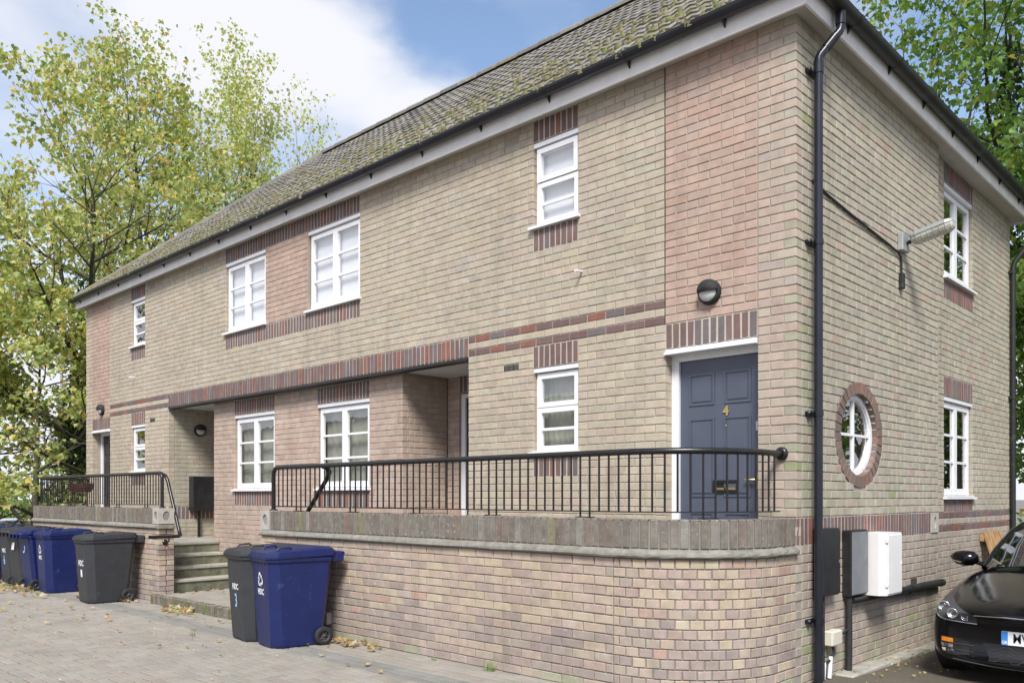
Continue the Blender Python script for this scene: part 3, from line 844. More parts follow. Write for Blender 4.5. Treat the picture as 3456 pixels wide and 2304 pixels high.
leaf, A, W, Hh = door(FR, .3375, 1.2375, FLZ, zc(20) - .055, 'door', .105, True, .03, .075)
part('door_head_board', 'white', house, lambda m: (fbox(m, FR, .34, 1.235, zc(20) - .055, zc(20) - .035, -.03, .19), fbox(m, FR, .34, 1.235, zc(20) - .034, zc(20) - .006, .0, .19)))
zt_ = zc(20) - .11
text('house_number', '4', .115, 'brass', leaf, Vector((-.70, .128, FLZ + Hh * .755)) - rootloc(leaf), (rad(90), 0, 0), .003, .95, .004)
def lb(m):
    s0, s1, z0, z1 = .70 - .125, .70 + .125, FLZ + Hh * .40, FLZ + Hh * .435
    rect_ring(m, FR, s0, s1, z0 - .02, z1 + .02, .022, .118, .136)
    fbox(m, FR, s0 + .02, s1 - .02, z0, z1, .13, .136)
box_ = part('letter_box', 'iron', leaf, lb)
part('letter_flap', 'brass', leaf, lambda m: fbox(m, FR, .70 - .09, .70 + .09, FLZ + Hh * .40 + .004, FLZ + Hh * .40 + .022, .126, .131))
part('spy_hole', 'brass', leaf, lambda m: m.lathe([(.0, .126), (.008, .126), (.009, .136)], 10, 'y', (-.70, 0, FLZ + Hh * .69)))
part('door_handle', 'brass', leaf, lambda m: (fbox(m, FR, .375, .40, FLZ + Hh * .405, FLZ + Hh * .475, .126, .136), m.tube([(-.388, .13, FLZ + Hh * .445), (-.388, .095, FLZ + Hh * .445), (-.50, .092, FLZ + Hh * .445)], .008, 8)))
part('door_lock', 'steel', leaf, lambda m: fbox(m, FR, .37, .41, FLZ + Hh * .66, FLZ + Hh * .70, .115, .136))
door(FR, 13.9875, 14.8875, FLZ, zc(20) - .055, 'door_dark', .16, True, .03, .075)
part('door_head_board', 'white', house, lambda m: (fbox(m, FR, 13.99, 14.885, zc(20) - .055, zc(20) - .035, -.03, .24), fbox(m, FR, 13.99, 14.885, zc(20) - .034, zc(20) - .006, .0, .24)))
part('jamb', 'mortar', house, lambda m: (m.box((-14.905, .1, FLZ), (-14.889, .24, zc(20))), m.box((-13.985, .1, FLZ), (-13.97, .24, zc(20))), m.box((-1.255, .1, FLZ), (-1.239, .2, zc(20)))))
door(PBK, 3.98, 4.95, FLZ, zc(20) - .01, 'door_dark', .04, False, .06, .075)
# ---- vents
def vent(m, fr, s, z, grille):
    fbox(m, fr, s - .108, s + .108, z + .006, z + .069, .03, .1)
    if grille:
        for i in range(3):
            for j in range(7): fbox(m, fr, s - .1 + i * .068, s - .04 + i * .068, z + .008 + j * .009, z + .0125 + j * .009, .004, .03)
        for i in range(4): fbox(m, fr, s - .108 + i * .068, s - .1 + i * .068, z + .006, z + .069, .0035, .03)
for s in (3.16, 12.06): part('vent', 'iron', house, lambda m: vent(m, FR, s, zc(52), False))
for s in (7.41, 7.97): part('vent', 'iron', house, lambda m: vent(m, BAY, s, zc(22) + BZ, False))
for s in (3.17, 12.06): part('air_brick', 'rubber', house, lambda m: vent(m, FR, s, zc(20), True))
part('air_brick', 'bark', house, lambda m: vent(m, SD, 2.76, zc(-10), True))
for s in (2.20, 12.82): part('overflow_pipe', 'white', house, lambda m: m.tube([(-s, .01, zc(31.8)), (-s, -.11, zc(31.6))], .011, 10))

# ---- eaves, gutters, roof
O = 0.15; XL, XR, YF, YB = -LEN - O, O, -O, SEND + O
part('soffit', 'soffit', house, lambda m: (m.box((XL + .02, YF + .02, 5.40), (XR - .02, .12, 5.412)), m.box((-.12, .12, 5.40), (XR - .02, YB - .02, 5.412)), m.box((XL + .02, .12, 5.40), (-LEN + .12, YB - .02, 5.412)), m.box((XL, SEND - .1, 5.395), (XR - .03, YB - .02, 5.41))))
def fasc(m):
    m.box((XL, YF, 5.355), (XR, YF + .022, 5.52)); m.box((XR - .022, YF + .022, 5.355), (XR, YB, 5.52))
    m.box((XL, YF + .022, 5.355), (XL + .022, YB, 5.52)); m.box((XL + .022, YB - .022, 5.355), (XR - .022, YB, 5.52))
part('fascia', 'fascia', house, fasc)
GZ, GR = 5.535, .065
def gutter(m, p0, p1, out):
    p0, p1, out = Vector(p0), Vector(p1), Vector(out)
    for r, flip in ((GR, 0), (GR - .004, 1)):
        vs = []; n = 12
        for p in (p0, p1):
            for i in range(n + 1):
                a = math.pi + math.pi * i / n
                vs.append(p + out * (r * math.cos(a)) + Vector((0, 0, r * math.sin(a))))
        m.add(vs, [(i, i + 1, n + 2 + i, n + 1 + i) for i in range(n)], None, True)
    for p in (p0, p1):
        n = 12; vs = [p + out * (GR * math.cos(math.pi + math.pi * i / n)) + Vector((0, 0, GR * math.sin(math.pi + math.pi * i / n))) for i in range(n + 1)]
        m.add(vs, [tuple(range(n + 1))])
    for r in (GR - .002,):
        m.tube([p0 + out * r, p1 + out * r], .004, 6)
gf = part('gutter', 'gutter', house, lambda m: gutter(m, (XL - .05, YF - GR - .004, GZ), (XR + .1, YF - GR - .004, GZ), (0, -1, 0)))
gs = part('gutter', 'gutter_dirty', house, lambda m: gutter(m, (XR + GR + .004, YF - .11, GZ), (XR + GR + .004, YB + .05, GZ), (1, 0, 0)))
def clip(m, c, out, al):
    c, out, al = Vector(c), Vector(out), Vector(al)
    n = 10; w = .022
    for r in (GR + .004,):
        vs = []
        for sgn in (-w, w):
            for i in range(n + 1):
                a = math.pi * .98 + math.pi * 1.04 * i / n
                vs.append(c + al * sgn + out * (r * math.cos(a)) + Vector((0, 0, r * math.sin(a))))
        m.add(vs, [(i, i + 1, n + 2 + i, n + 1 + i) for i in range(n)], None, True)
    # bracket foot on the fascia
    b = c - out * GR
    m.add([b + al * -.015 + Vector((0, 0, -.02)), b + al * .015 + Vector((0, 0, -.02)), b + al * .006 + Vector((0, 0, -.105)), b + al * -.006 + Vector((0, 0, -.105)),
           b + out * .035 + al * -.015 + Vector((0, 0, -.045)), b + out * .035 + al * .015 + Vector((0, 0, -.045))],
          [(0, 1, 5, 4), (4, 5, 2, 3), (0, 4, 3), (1, 5, 2)])
x = -.55
while x > XL:
    part('gutter_bracket', 'gutter', gf, lambda m: clip(m, (x, YF - GR - .004, GZ), (0, -1, 0), (1, 0, 0))); x -= .97
y = .65
while y < YB:
    part('gutter_bracket', 'gutter_dirty', gs, lambda m: clip(m, (XR + GR + .004, y, GZ), (1, 0, 0), (0, 1, 0))); y += .95
PIT = rad(40); cp, sp_ = math.cos(PIT), math.sin(PIT)
E0 = .19; ex0, ex1, ey0, ey1 = -LEN - E0, E0, -E0, SEND + E0; EZ = 5.532
run = (ey1 - ey0) / 2; RZ = EZ + run * math.tan(PIT); ry = (ey0 + ey1) / 2
r0, r1 = ex0 + run, ex1 - run
def rf(m):
    a, b, c, d = (ex0, ey0, EZ), (ex1, ey0, EZ), (ex1, ey1, EZ), (ex0, ey1, EZ); e, f = (r0, ry, RZ), (r1, ry, RZ)
    cc = (.19, .175, .15)
    m.add([a, b, c, d, e, f], [(0, 1, 5, 4), (1, 2, 5), (2, 3, 4, 5), (3, 0, 4)], cc)
roof = part('roof', 'tile', house, rf)
RP = Pieces('roof_tile', 'tile', roof, 300)
TW, GA, TL = .30, .30, .37
tgrey = [(5, (.20, .19, .172)), (3, (.165, .158, .145)), (2, (.235, .222, .20)), (1, (.195, .175, .125))]
tmoss = [(3, (.21, .192, .14)), (3, (.225, .21, .175)), (2, (.19, .175, .115))]
def tilegeo(fr, a, b):
    n = 8; lift = .034 + R_.uniform(-.004, .006); vs = []
    for (bb, hh) in ((b, lift - .018), (b, lift), (b + TL, .012)):
        for i in range(n + 1):
            t = i / n; pr = .017 * (.5 - .5 * math.cos(4 * math.pi * t))
            if hh == lift - .018: pr *= .8
            vs.append(fr(a + t * TW, bb + R_.uniform(-.002, .002), hh + pr))
    fs = [(r * (n + 1) + i, r * (n + 1) + i + 1, (r + 1) * (n + 1) + i + 1, (r + 1) * (n + 1) + i) for r in range(2) for i in range(n)]
    return vs, fs, (9, 17, 26, 18)
FRS = lambda a, b, h: (ex0 + a, ey0 + b * cp - h * sp_, EZ + b * sp_ + h * cp)
sl = run / cp
rows = int((sl - .30) / GA) + 1
for j in range(rows):
    b = -.05 + j * GA; yb = (b + GA / 2) * cp
    i0 = int((yb - .12) / TW); i1 = int((ex1 - ex0 - yb + .12) / TW)
    for i in range(max(0, i0), i1):
        a = i * TW + R_.uniform(-.003, .003)
        vs, fs, fc = tilegeo(FRS, a, b)
        pm = .55 - j * .07
        RP.add(vs, fs, pick(tmoss) if R_.random() < pm else pick(tgrey), fc)
RP.finish('roof_tile_mass')
SLS = lambda a, b, h: (ex1 - b * cp + h * sp_, ey0 + a, EZ + b * sp_ + h * cp)
sm_ = MB()
for j in range(rows):
    b = -.05 + j * GA; yb = (b + GA / 2) * cp
    for i in range(max(0, int((yb - .12) / TW)), int((ey1 - ey0 - yb + .12) / TW)):
        vs, fs, fc = tilegeo(SLS, i * TW, b); sm_.add(vs, fs, pick(tgrey))
sm_.build('end_slope_tiles', 'tile', roof, kind='stuff')
def ridge_line(p0, p1):
    p0, p1 = Vector(p0), Vector(p1); Ln = (p1 - p0).length; n = int(Ln / .45); d = (p1 - p0) / n
    for i in range(n):
        def rt(m):
            q = p0 + d * i; t = d.normalized(); sde = t.cross(Vector((0, 0, 1))).normalized(); up = sde.cross(t)
            k = 8; vs = []
            for (pp, rr) in ((q - t * .01, .125), (q + d + t * .02, .112)):
                for a in range(k + 1):
                    an = math.pi * (-.06 + 1.12 * a / k)
                    vs.append(pp + sde * (rr * math.cos(an)) + up * (rr * math.sin(an) * .8 - .01))
            m.add(vs, [(a, a + 1, k + 2 + a, k + 1 + a) for a in range(k)] + [tuple(range(k + 1))], pick(tgrey))
        part('ridge_tile', 'tile', roof, rt)
ridge_line((ex0 + .1, ey0 + .1, EZ + .08), (r0, ry, RZ)); ridge_line((r0, ry, RZ), (r1, ry, RZ)); ridge_line((ex1 - .1, ey0 + .1, EZ + .08), (r1, ry, RZ))
moss = MB()
for i in range(1500):
    j = int(abs(R_.gauss(0, 4.5))) % rows
    b = -.05 + j * GA + R_.uniform(-.015, .05); a = R_.uniform(b * cp + .1, ex1 - ex0 - b * cp - .1); r = R_.uniform(.012, .036)
    hh = .045 + .012 * R_.random(); k = 6; c = pick([(3, (.185, .172, .09)), (2, (.14, .138, .065)), (2, (.22, .20, .125)), (1, (.16, .18, .07))])
    vs = [FRS(a + r * 1.3 * math.cos(2 * math.pi * q / k + i), b + r * math.sin(2 * math.pi * q / k + i), hh - .02) for q in range(k)]
    vs += [FRS(a + r * .75 * math.cos(2 * math.pi * q / k + i + .5), b + r * .6 * math.sin(2 * math.pi * q / k + i + .5), hh + r * .35) for q in range(k)]
    moss.add(vs, [(q, (q + 1) % k, k + (q + 1) % k, k + q) for q in range(k)] + [tuple(range(k, 2 * k))], c, True)
moss.build('moss', 'tile', roof, kind='stuff', recalc=False)

# ------------------------------------------------------------------ terrace walls
T = 1.22; RA = 0.91
terr = [(4, (.462, .382, .29)), (4, (.442, .352, .29)), (2.5, (.415, .322, .275)), (1.2, (.365, .305, .265)), (.35, (.43, .285, .235)), (1.0, (.485, .415, .305))]
terr_low = [(3, (.375, .312, .272)), (3, (.35, .288, .255)), (2, (.41, .345, .285)), (1, (.325, .272, .248))]
copp = [(4, (.178, .160, .136)), (3, (.205, .183, .156)), (2, (.188, .152, .128)), (.5, (.225, .145, .112)), (.6, (.215, .197, .12)), (1, (.245, .228, .20))]
terr = calm(terr, .2)
def wall_path(xa, sgn):
    """straight run from xa, quarter turn, short return to the house; sgn=+1 ends at x=0, -1 ends at the far end"""
    xe = 0.0 if sgn > 0 else -LEN
    L1 = abs(xe - xa) - RA; L2 = RA * math.pi / 2; L3 = T - RA
    def fr(s, z, d):
        if s < L1: return (xa + sgn * s, -T + d, z)
        if s < L1 + L2:
            a = (s - L1) / RA; r = RA - d
            return (xe - sgn * RA + sgn * r * math.sin(a), -T + RA - r * math.cos(a), z)
        return (xe - sgn * d, -T + RA + (s - L1 - L2), z)
    fr.curved = True
    return fr, L1, L2, L3
def terrace(xa, sgn, label, nz):
    t = thing('terrace_wall', label, 'wall', (xa, -T, 0), group='terrace walls')
    fr, L1, L2, L3 = wall_path(xa, sgn)
    P1 = Pieces('brick', 'brick_old', t, 300)
    def pal(k, s):
        p = terr_low if R_.random() < smooth(-9, -15, k) * .85 else terr
        if k < -17 and R_.random() < .3: return pick(alga)
        return pick(p)
    st = -18
    if sgn > 0:
        lay(P1, fr, st, -4, lambda k: [(0.0, L1, pal, True, False)])
    else:
        lay(P1, fr, st, -4, lambda k: [((Q if k % 2 else 0.0), L1, pal, True, False)])
    lay(P1, fr, st, -4, lambda k: [(L1, L1 + L2, pal, False, False)], L=RA * math.pi / 2 / 13, phase=L1)
    lay(P1, fr, st, -4, lambda k: [(L1 + L2, L1 + L2 + L3 - .004, pal, False, False)], phase=L1 + L2)
    if sgn < 0:   # the end face towards the steps
        EF = lambda s, z, d: (xa - d, -T + s, z)
        lay(P1, EF, st, -4, lambda k: [((0.0 if k % 2 else Q), .225, pal, True, True)])
    P1.finish('brick_mass')
    m = MB(); sheet(m, fr, .006, L1 + L2 + L3, -.1, zc(-3), [], d0=.010, d1=.222)
    # solid core
    n = 40; S = [L1 * i / 4 for i in range(4)] + [L1 + (L2 + L3) * i / n for i in range(n + 1)]
    for i in range(len(S) - 1):
        a, b = S[i], S[i + 1]
        m.add([fr(a, -.1, .222), fr(b, -.1, .222), fr(b, zc(-.1), .222), fr(a, zc(-.1), .222)], [(0, 1, 2, 3)])
        m.add([fr(a, zc(0) - .012, .01), fr(b, zc(0) - .012, .01), fr(b, zc(0) - .012, .222), fr(a, zc(0) - .012, .222)], [(0, 1, 2, 3)])
        m.add([fr(a, zc(-3), .010), fr(b, zc(-3), .010), fr(b, zc(0) - .012, .010), fr(a, zc(0) - .012, .010)], [(0, 1, 2, 3)])
    e = .006
    m.add([fr(e, -.1, .01), fr(e, -.1, .222), fr(e, zc(0) - .012, .222), fr(e, zc(0) - .012, .01)], [(0, 1, 2, 3)])
    m.build('mortar_core', 'mortar_grey', t)
    # coping of bricks on end
    P2 = Pieces('coping_brick', 'coping', t, 300)
    soldiers(P2, fr, .205, L1 + L2 + L3 - .006, -3, 0, copp, depth=.22)
    P2.finish('coping_mass')
    # stone string course
    def stn(m):
        prof = [(.008, zc(-4) + .006), (-.030, zc(-4) + .010), (-.038, zc(-4) + .022), (-.035, zc(-4) + .040), (-.026, zc(-3) - .022), (.004, zc(-3) - .001)]
        end = L1 + L2 + L3 - .01; SS = [0] + [L1 * i / 12 for i in range(1, 12)] + [L1 + (end - L1) * i / 34 for i in range(35)]
        vs = []; k = len(prof)
        for s in SS: vs += [fr(s, z + R_.uniform(-.003, .003), d + R_.uniform(-.003, .003)) for d, z in prof]
        fs = [(i * k + q, i * k + q + 1, (i + 1) * k + q + 1, (i + 1) * k + q) for i in range(len(SS) - 1) for q in range(k - 1)]
        fs += [tuple(range(k)), tuple(range(len(vs) - k, len(vs)))]
        m.add(vs, fs)
        if sgn < 0:
            m.box((xa - .02, -T - .03, zc(-4) + .004), (xa + .044, -T + .222, zc(-3) - .012), bev=.008)
    part('stone_band', 'stone', t, stn)
    # cast end block with oval sinkings
    def blk(m):
        def face(f2, w, depth=.018):
            z0, z1 = zc(-3) + .002, zc(0) + .004; n = 28; cs, cz_ = w / 2, (z0 + z1) / 2
            out, inn = [], []
            for i in range(n):
                an = 2 * math.pi * i / n + math.pi / 4; c, s_ = math.cos(an), math.sin(an); kk = 1 / max(abs(c), abs(s_))
                out.append((cs + c * kk * w / 2, cz_ + s_ * kk * (z1 - z0) / 2)); inn.append((cs + c * .052, cz_ + s_ * .068))
            vs = [f2(a, b, 0) for a, b in out] + [f2(a, b, 0) for a, b in inn] + [f2(a, b, depth) for a, b in inn]
            fs = []
            for i in range(n):
                j = (i + 1) % n; fs += [(i, j, n + j, n + i), (n + i, n + j, 2 * n + j, 2 * n + i)]
            fs.append(tuple(range(2 * n, 3 * n))); m.add(vs, fs)
        w = .20; x0, x1 = (xa, xa + sgn * w)
        e0 = xa - sgn * .006
        face(lambda a, b, d: (e0 + sgn * a, -T - .006 + d, b), w)
        face(lambda a, b, d: (e0 + sgn * d, -T - .006 + a, b), .23)
        z0, z1 = zc(-3) + .002, zc(0) + .004
        m.add([(e0, -T - .006, z1), (e0 + sgn * w, -T - .006, z1), (e0 + sgn * w, -T + .224, z1), (e0, -T + .224, z1)], [(0, 1, 2, 3)])
        m.add([(e0 + sgn * w, -T - .006, z0), (e0 + sgn * w, -T + .224, z0), (e0 + sgn * w, -T + .224, z1), (e0 + sgn * w, -T - .006, z1)], [(0, 1, 2, 3)])
        m.add([(e0, -T + .224, z0), (e0 + sgn * w, -T + .224, z0), (e0 + sgn * w, -T + .224, z1), (e0, -T + .224, z1)], [(0, 1, 2, 3)])
    part('end_block', 'block', t, blk)
    return t
terrace(-6.16, +1, 'curved brick terrace wall with brick-on-end coping in front of door number 4', 1)
terrace(-9.00, -1, 'brick terrace wall behind the row of wheelie bins on the left', 1)
# coping tops: a weathered mortar cap just under the brick tops keeps them closed
for xa, sgn in ((-6.16, 1), (-9.0, -1)):
    tw = [o for o in COL.objects if o.name.startswith('terrace_wall') and abs(o.location.x - xa) < .01][0]
    def cap1(m):
        fr, L1, L2, L3 = wall_path(xa, sgn)
        S = [.2 + (L1 - .2) * i / 6 for i in range(6)] + [L1 + (L2 + L3 - .004) * i / 30 for i in range(31)]
        for i in range(len(S) - 1):
            m.add([fr(S[i], zc(0) - .007, .004), fr(S[i + 1], zc(0) - .007, .004), fr(S[i + 1], zc(0) - .003, .11), fr(S[i], zc(0) - .003, .11)], [(0, 1, 2, 3)])
            m.add([fr(S[i], zc(0) - .007, .22), fr(S[i + 1], zc(0) - .007, .22), fr(S[i + 1], zc(0) - .003, .11), fr(S[i], zc(0) - .003, .11)], [(0, 1, 2, 3)])
    part('coping_top', 'stone', tw, cap1)
# terrace floors (setting)
def tf(m):
    m.box((-5.29, -T + .23, .02), (-.95, -.001, FLZ - .006)); m.box((-.949, -.55, .02), (-.36, -.001, FLZ)); m.box((-5.17, -.001, .02), (-3.83, .9, FLZ))
    m.box((-14.2, -T + .23, .02), (-9.93, -.001, FLZ - .006)); m.box((-14.85, -.55, .02), (-14.201, -.001, FLZ)); m.box((-11.39, -.001, .02), (-10.06, .9, FLZ))
part('terrace_floor', 'concrete', None, tf, kind='structure')
# steps
def steps(label, xtop, d):
    t = thing('steps', label, 'steps', (xtop + d * .5, -.4, .11), group='concrete steps')
    y0, y1 = -T + .232, .145
    for i in range(4):
        m = MB(); a = xtop + d * .25 * (i - 1) if i else xtop - d * .12; b = xtop + d * .25 * i
        zt = FLZ - .17 * i + .004
        m.box((a - d * .002, y0, zt - .045), (b + d * .022, y1, zt), bev=.008)
        st_ = m.build('step', 'concrete', t)
        part('riser', 'step_face', st_, lambda m2: m2.box((a, y0 + .002, .10), (b, y1 - .002, zt - .0455)))
    return t
steps('flight of mossy concrete steps rising left beside the red bay wall', -9.87, 1)
steps('flight of concrete steps hidden behind the two right-hand wheelie bins', -5.35, -1)
# brick paved landing between the walls with its kerb
part('landing', 'bedding', None, lambda m: m.box((-8.996, -1.25, -.02), (-6.164, .14, .108)), kind='structure')
land = COL.objects['landing']
LP = Pieces('paver', 'paver', land, 300)
yy = -1.24
r_ = 0
while yy < .1:
    x = -8.99 + (.1 if r_ % 2 else 0)
    while x < -6.2:
        LPvs, LPfs = brick_geo(lambda s, z, d: (s, z, .12 - d), x + .003, min(x + .2, -6.17) - .003, yy + .003, yy + .097, .012, 0, e=.004)
        LP.add(LPvs, LPfs, pick(pal_pav), (8, 9, 10, 11)); x += .2
    yy += .1; r_ += 1
LP.finish('paver_mass')
kb = thing('step_kerb', 'mossy brick-on-end kerb edging the paved landing between the terrace walls', 'kerb', (-7.6, -1.3, 0))
KP = Pieces('brick', 'coping', kb, 300)
kerbp = [(3, (.16, .15, .11)), (2, (.13, .14, .07)), (2, (.20, .165, .135))]
x = -8.99
while x < -6.2:
    w = .075
    vs, fs = brick_geo(lambda s, z, d: (s, -1.345 + d, z), x + .004, x + w - .004, -.01, .128 + R_.uniform(-.003, .003), .1, 0, e=.006, j=.004)
    KP.add(vs + [], fs, pick(kerbp), (8, 9, 10, 11))
    vs2, fs2 = brick_geo(lambda s, z, d: (s, z, .1285 - d), x + .004, x + w - .004, -1.342, -1.25, .02, 0, e=.006, j=.003)
    KP.add(vs2, fs2, pick([(1, (.27, .23, .19)), (1, (.25, .20, .17))]), (8, 9, 10, 11)); x += w
KP.finish()
part('kerb_bed', 'mortar_grey', kb, lambda m: m.box((-8.99, -1.335, -.02), (-6.17, -1.255, .12)))
# dropped kerb strip along the side wall
ks = thing('wall_kerb', 'narrow grey concrete kerb along the foot of the side wall', 'kerb', (.1, 3, 0))
for i in range(7):
    y0 = .72 + i * .915
    part('kerb_stone', 'concrete', ks, lambda m: m.box((.004 if y0 < 3 else -.07, y0 + .004, -.024 * y0 - .14), (.17, y0 + .905, -.024 * (y0 + .45) + .022), bev=.012))

# ------------------------------------------------------------------ railings
def rail_path(x0, xe, sgn, n=14):
    Rr = .80; yr = -1.10
    pts = [(x0, yr), (xe - sgn * (.12 + Rr), yr)]
    for i in range(1, n + 1):
        a = math.pi / 2 * i / n
        pts.append((xe - sgn * (.12 + Rr) + sgn * Rr * math.sin(a), yr + Rr - Rr * math.cos(a)))
    pts.append((xe - sgn * .12, -.005))
    return pts
def railing(label, xp, xe, sgn):
    t = thing('railing', label, 'railing', (xp, -1.10, 1.35), group='black terrace railings')
    pts = rail_path(xp, xe, sgn); ZT, ZB = 1.868, 1.402
    bend = [(xp - sgn * .0, -1.10, 1.352)] + [(xp, -1.10, ZT - .09)]
    cor = [(xp + sgn * .09 * (1 - math.cos(a)), -1.10, ZT - .09 + .09 * math.sin(a)) for a in (math.pi / 8, math.pi / 4, 3 * math.pi / 8, math.pi / 2)]
    top = [(x, y, ZT) for x, y in pts[1:]]
    part('top_rail', 'iron', t, lambda m: m.tube(bend + cor + top, .0255, 12))
    part('post_foot', 'iron', t, lambda m: m.lathe([(.0, .0), (.05, .0), (.05, .012), (.03, .02)], 14, 'z', (xp, -1.10, 1.352)))
    part('wall_flange', 'iron', t, lambda m: m.lathe([(.0, -.004), (.055, -.004), (.055, -.02), (.04, -.035), (.028, -.035)], 18, 'y', (pts[-1][0], 0, ZT)))
    # bottom bar: flat, follows the same line
    bp_ = [(xp + sgn * .02, -1.10)] + pts[1:-1] + [(pts[-1][0], -.06)]
    def bb(m):
        vs = []
        for i, (x, y) in enumerate(bp_):
            a = Vector(bp_[max(i - 1, 0)]); b = Vector(bp_[min(i + 1, len(bp_) - 1)]); tt = (b - a).normalized(); nn = Vector((-tt.y, tt.x))
            for u, z in ((-.016, ZB - .005), (.016, ZB - .005), (.016, ZB + .005), (-.016, ZB + .005)): vs.append((x + nn.x * u, y + nn.y * u, z))
        m.add(vs, [(i * 4 + q, i * 4 + (q + 1) % 4, i * 4 + 4 + (q + 1) % 4, i * 4 + 4 + q) for i in range(len(bp_) - 1) for q in range(4)])
    part('bottom_rail', 'iron', t, bb)
    # balusters at equal steps along the line
    P_ = [Vector((x, y)) for x, y in [(xp, -1.10)] + pts[1:]]
    acc = [0]
    for i in range(len(P_) - 1): acc.append(acc[-1] + (P_[i + 1] - P_[i]).length)
    d = .115; i = 0; nb = 0
    proto = None
    while d < acc[-1] - .09:
        while acc[i + 1] < d: i += 1
        q = P_[i].lerp(P_[i + 1], (d - acc[i]) / (acc[i + 1] - acc[i]))
        if proto is None:
            mm = MB(); mm.tube([(0, 0, 0), (0, 0, ZT - ZB)], .0085, 8); proto = mm.build('baluster', 'iron', t, local=True); o = proto
        else:
            o = proto.copy(); COL.objects.link(o)
        o.location = (q.x - xp, q.y + 1.10, ZB - 1.35)
        nb += 1
        if nb % 11 in (5, 6):
            part('foot', 'iron', t, lambda m: (m.tube([(q.x, q.y, 1.351), (q.x, q.y, ZB)], .0085, 8), m.box((q.x - .03, q.y - .03, 1.351), (q.x + .03, q.y + .03, 1.358))))
        d += .0965
    return t
rr = railing('long curved black railing on the right terrace in front of the blue door', -6.08, 0.0, 1)
part('handrail', 'iron', rr, lambda m: m.tube([(-5.05, -1.10, 1.86), (-5.02, -1.05, 1.845), (-5.05, -1.0, 1.80), (-5.12, -.98, 1.735), (-5.75, -.98, 1.13), (-6.2, -.98, .72)], .0255, 12))
rl = railing('black railing on the left terrace above the row of bins', -9.16, -LEN, -1)
def hr(m):
    m.tube([(-9.36, -1.09, 1.865), (-9.375, -1.02, 1.86), (-9.36, -.965, 1.83), (-9.32, -.95, 1.77), (-8.93, -.95, 1.02), (-8.89, -.955, .965), (-8.865, -.99, .95), (-8.86, -1.06, .948), (-8.86, -1.42, .948)], .0255, 12)
    m.tube([(-8.86, -1.13, .94), (-8.87, -1.13, .88), (-8.99, -1.13, .86)], .009, 8)
    m.lathe([(0, .0), (.04, .0), (.04, .012), (.0, .013)], 14, 'x', (-9.0, -1.13, .86))
part('handrail', 'iron', rl, hr)

# ------------------------------------------------------------------ drainpipes, boxes and lamps on the walls
dp = thing('drainpipe', 'tall black drainpipe at the near corner with a swan neck under the gutter', 'drainpipe', (.075, .25, 0))
part('pipe', 'gutter', dp, lambda m: m.tube([(.075, .25, -.0), (.075, .25, 5.06)], .034, 16))
def neck(m):
    m.tube([(.212, .36, 5.46), (.212, .36, 5.34), (.205, .352, 5.315), (.085, .26, 5.13), (.075, .25, 5.10), (.075, .25, 5.03)], .034, 16)
    m.tube([(.212, .36, 5.47), (.212, .36, 5.37)], .041, 16); m.tube([(.075, .25, 5.08), (.075, .25, 4.98)], .040, 16)
    m.tube([(.182, .334, 5.281), (.12, .287, 5.185)], .038, 16)
part('swan_neck', 'gutter', dp, neck)
for z in (5.0, 3.60, 2.20, .50):
    def br(m):
        m.tube([(.075, .25, z - .022), (.075, .25, z + .022)], .0395, 16)
        m.box((.002, .16, z - .018), (.03, .34, z + .018), bev=.004)
        m.lathe([(.0, .0), (.02, .0), (.02, .045), (.0, .046)], 10, 'x', (.0, .175, z))
    part('bracket', 'gutter', dp, br)
PX, PY = -RC + .045, SEND - .03
dr = thing('drainpipe', 'black drainpipe at the far rear corner of the side wall', 'drainpipe', (PX, PY, -.17))
part('pipe', 'gutter_dirty', dr, lambda m: m.tube([(PX, PY, -.17), (PX, PY, 4.72), (PX + .02, PY + .01, 4.80), (.19, PY + .1, 5.1), (.215, PY + .11, 5.18), (.215, PY + .11, 5.47)], .036, 12))
for z in (4.65, 2.9): part('bracket', 'gutter_dirty', dr, lambda m: (m.tube([(PX, PY, z - .02), (PX, PY, z + .02)], .042, 12), m.box((-RC + .002, PY - .07, z - .02), (PX, PY + .02, z + .02))))
def meter(name, label, mat, p, y0, y1, z0, z1, cham=0.0, xw=.002):
    t = thing(name, label, 'meter box', (xw, (y0 + y1) / 2, z0))
    def bd(m):
        if cham: m.prism([(xw, y0), (p - cham, y0), (p, y0 + cham * 1.1), (p, y1), (xw, y1)], z0, z1, lambda a, b, d: (a, b, d))
        else: m.box((xw, y0, z0), (p, y1, z1), bev=.008)
    part('case', mat, t, bd)
    f0 = y0 + (cham * 1.1 if cham else 0) + .008
    dd = part('lid', mat, t, lambda m: m.box((p + .0005, f0, z0 + .012), (p + .008, y1 - .008, z1 - .018), bev=.003))
    part('latch', 'steel' if mat != 'white_box' else mat, dd, lambda m: m.box((p + .008, y1 - .035, (z0 + z1) / 2 - .012), (p + .014, y1 - .022, (z0 + z1) / 2 + .012)))
    return t
m1 = meter('meter_box', 'black wall-mounted meter box right beside the corner drainpipe', 'black_box', .085, .30, .655, .69, 1.255)
m2 = meter('meter_box', 'dark grey meter box between the black box and the white box', 'black_box', .085, .90, 1.275, .645, 1.225)
for o in m2.children:
    if o.name.startswith('lid'): o.data.materials[0] = M['grey_box']
m3 = meter('meter_box', 'tall white meter cabinet on the side wall', 'white_box', .225, 1.305, 1.725, .625, 1.19, cham=.055)
for o in list(m3.children):
    if o.name.startswith('lid'):
        for z in (.70, 1.10): part('hinge', 'white_box', o, lambda m: m.box((.214, 1.345, z), (.234, 1.372, z + .03), bev=.003))
part('conduit', 'rubber', m1, lambda m: (m.tube([(.04, .40, .69), (.04, .40, -.01)], .022, 10), m.tube([(.03, .33, .69), (.03, .33, .2), (.03, .36, -.01)], .012, 8)))
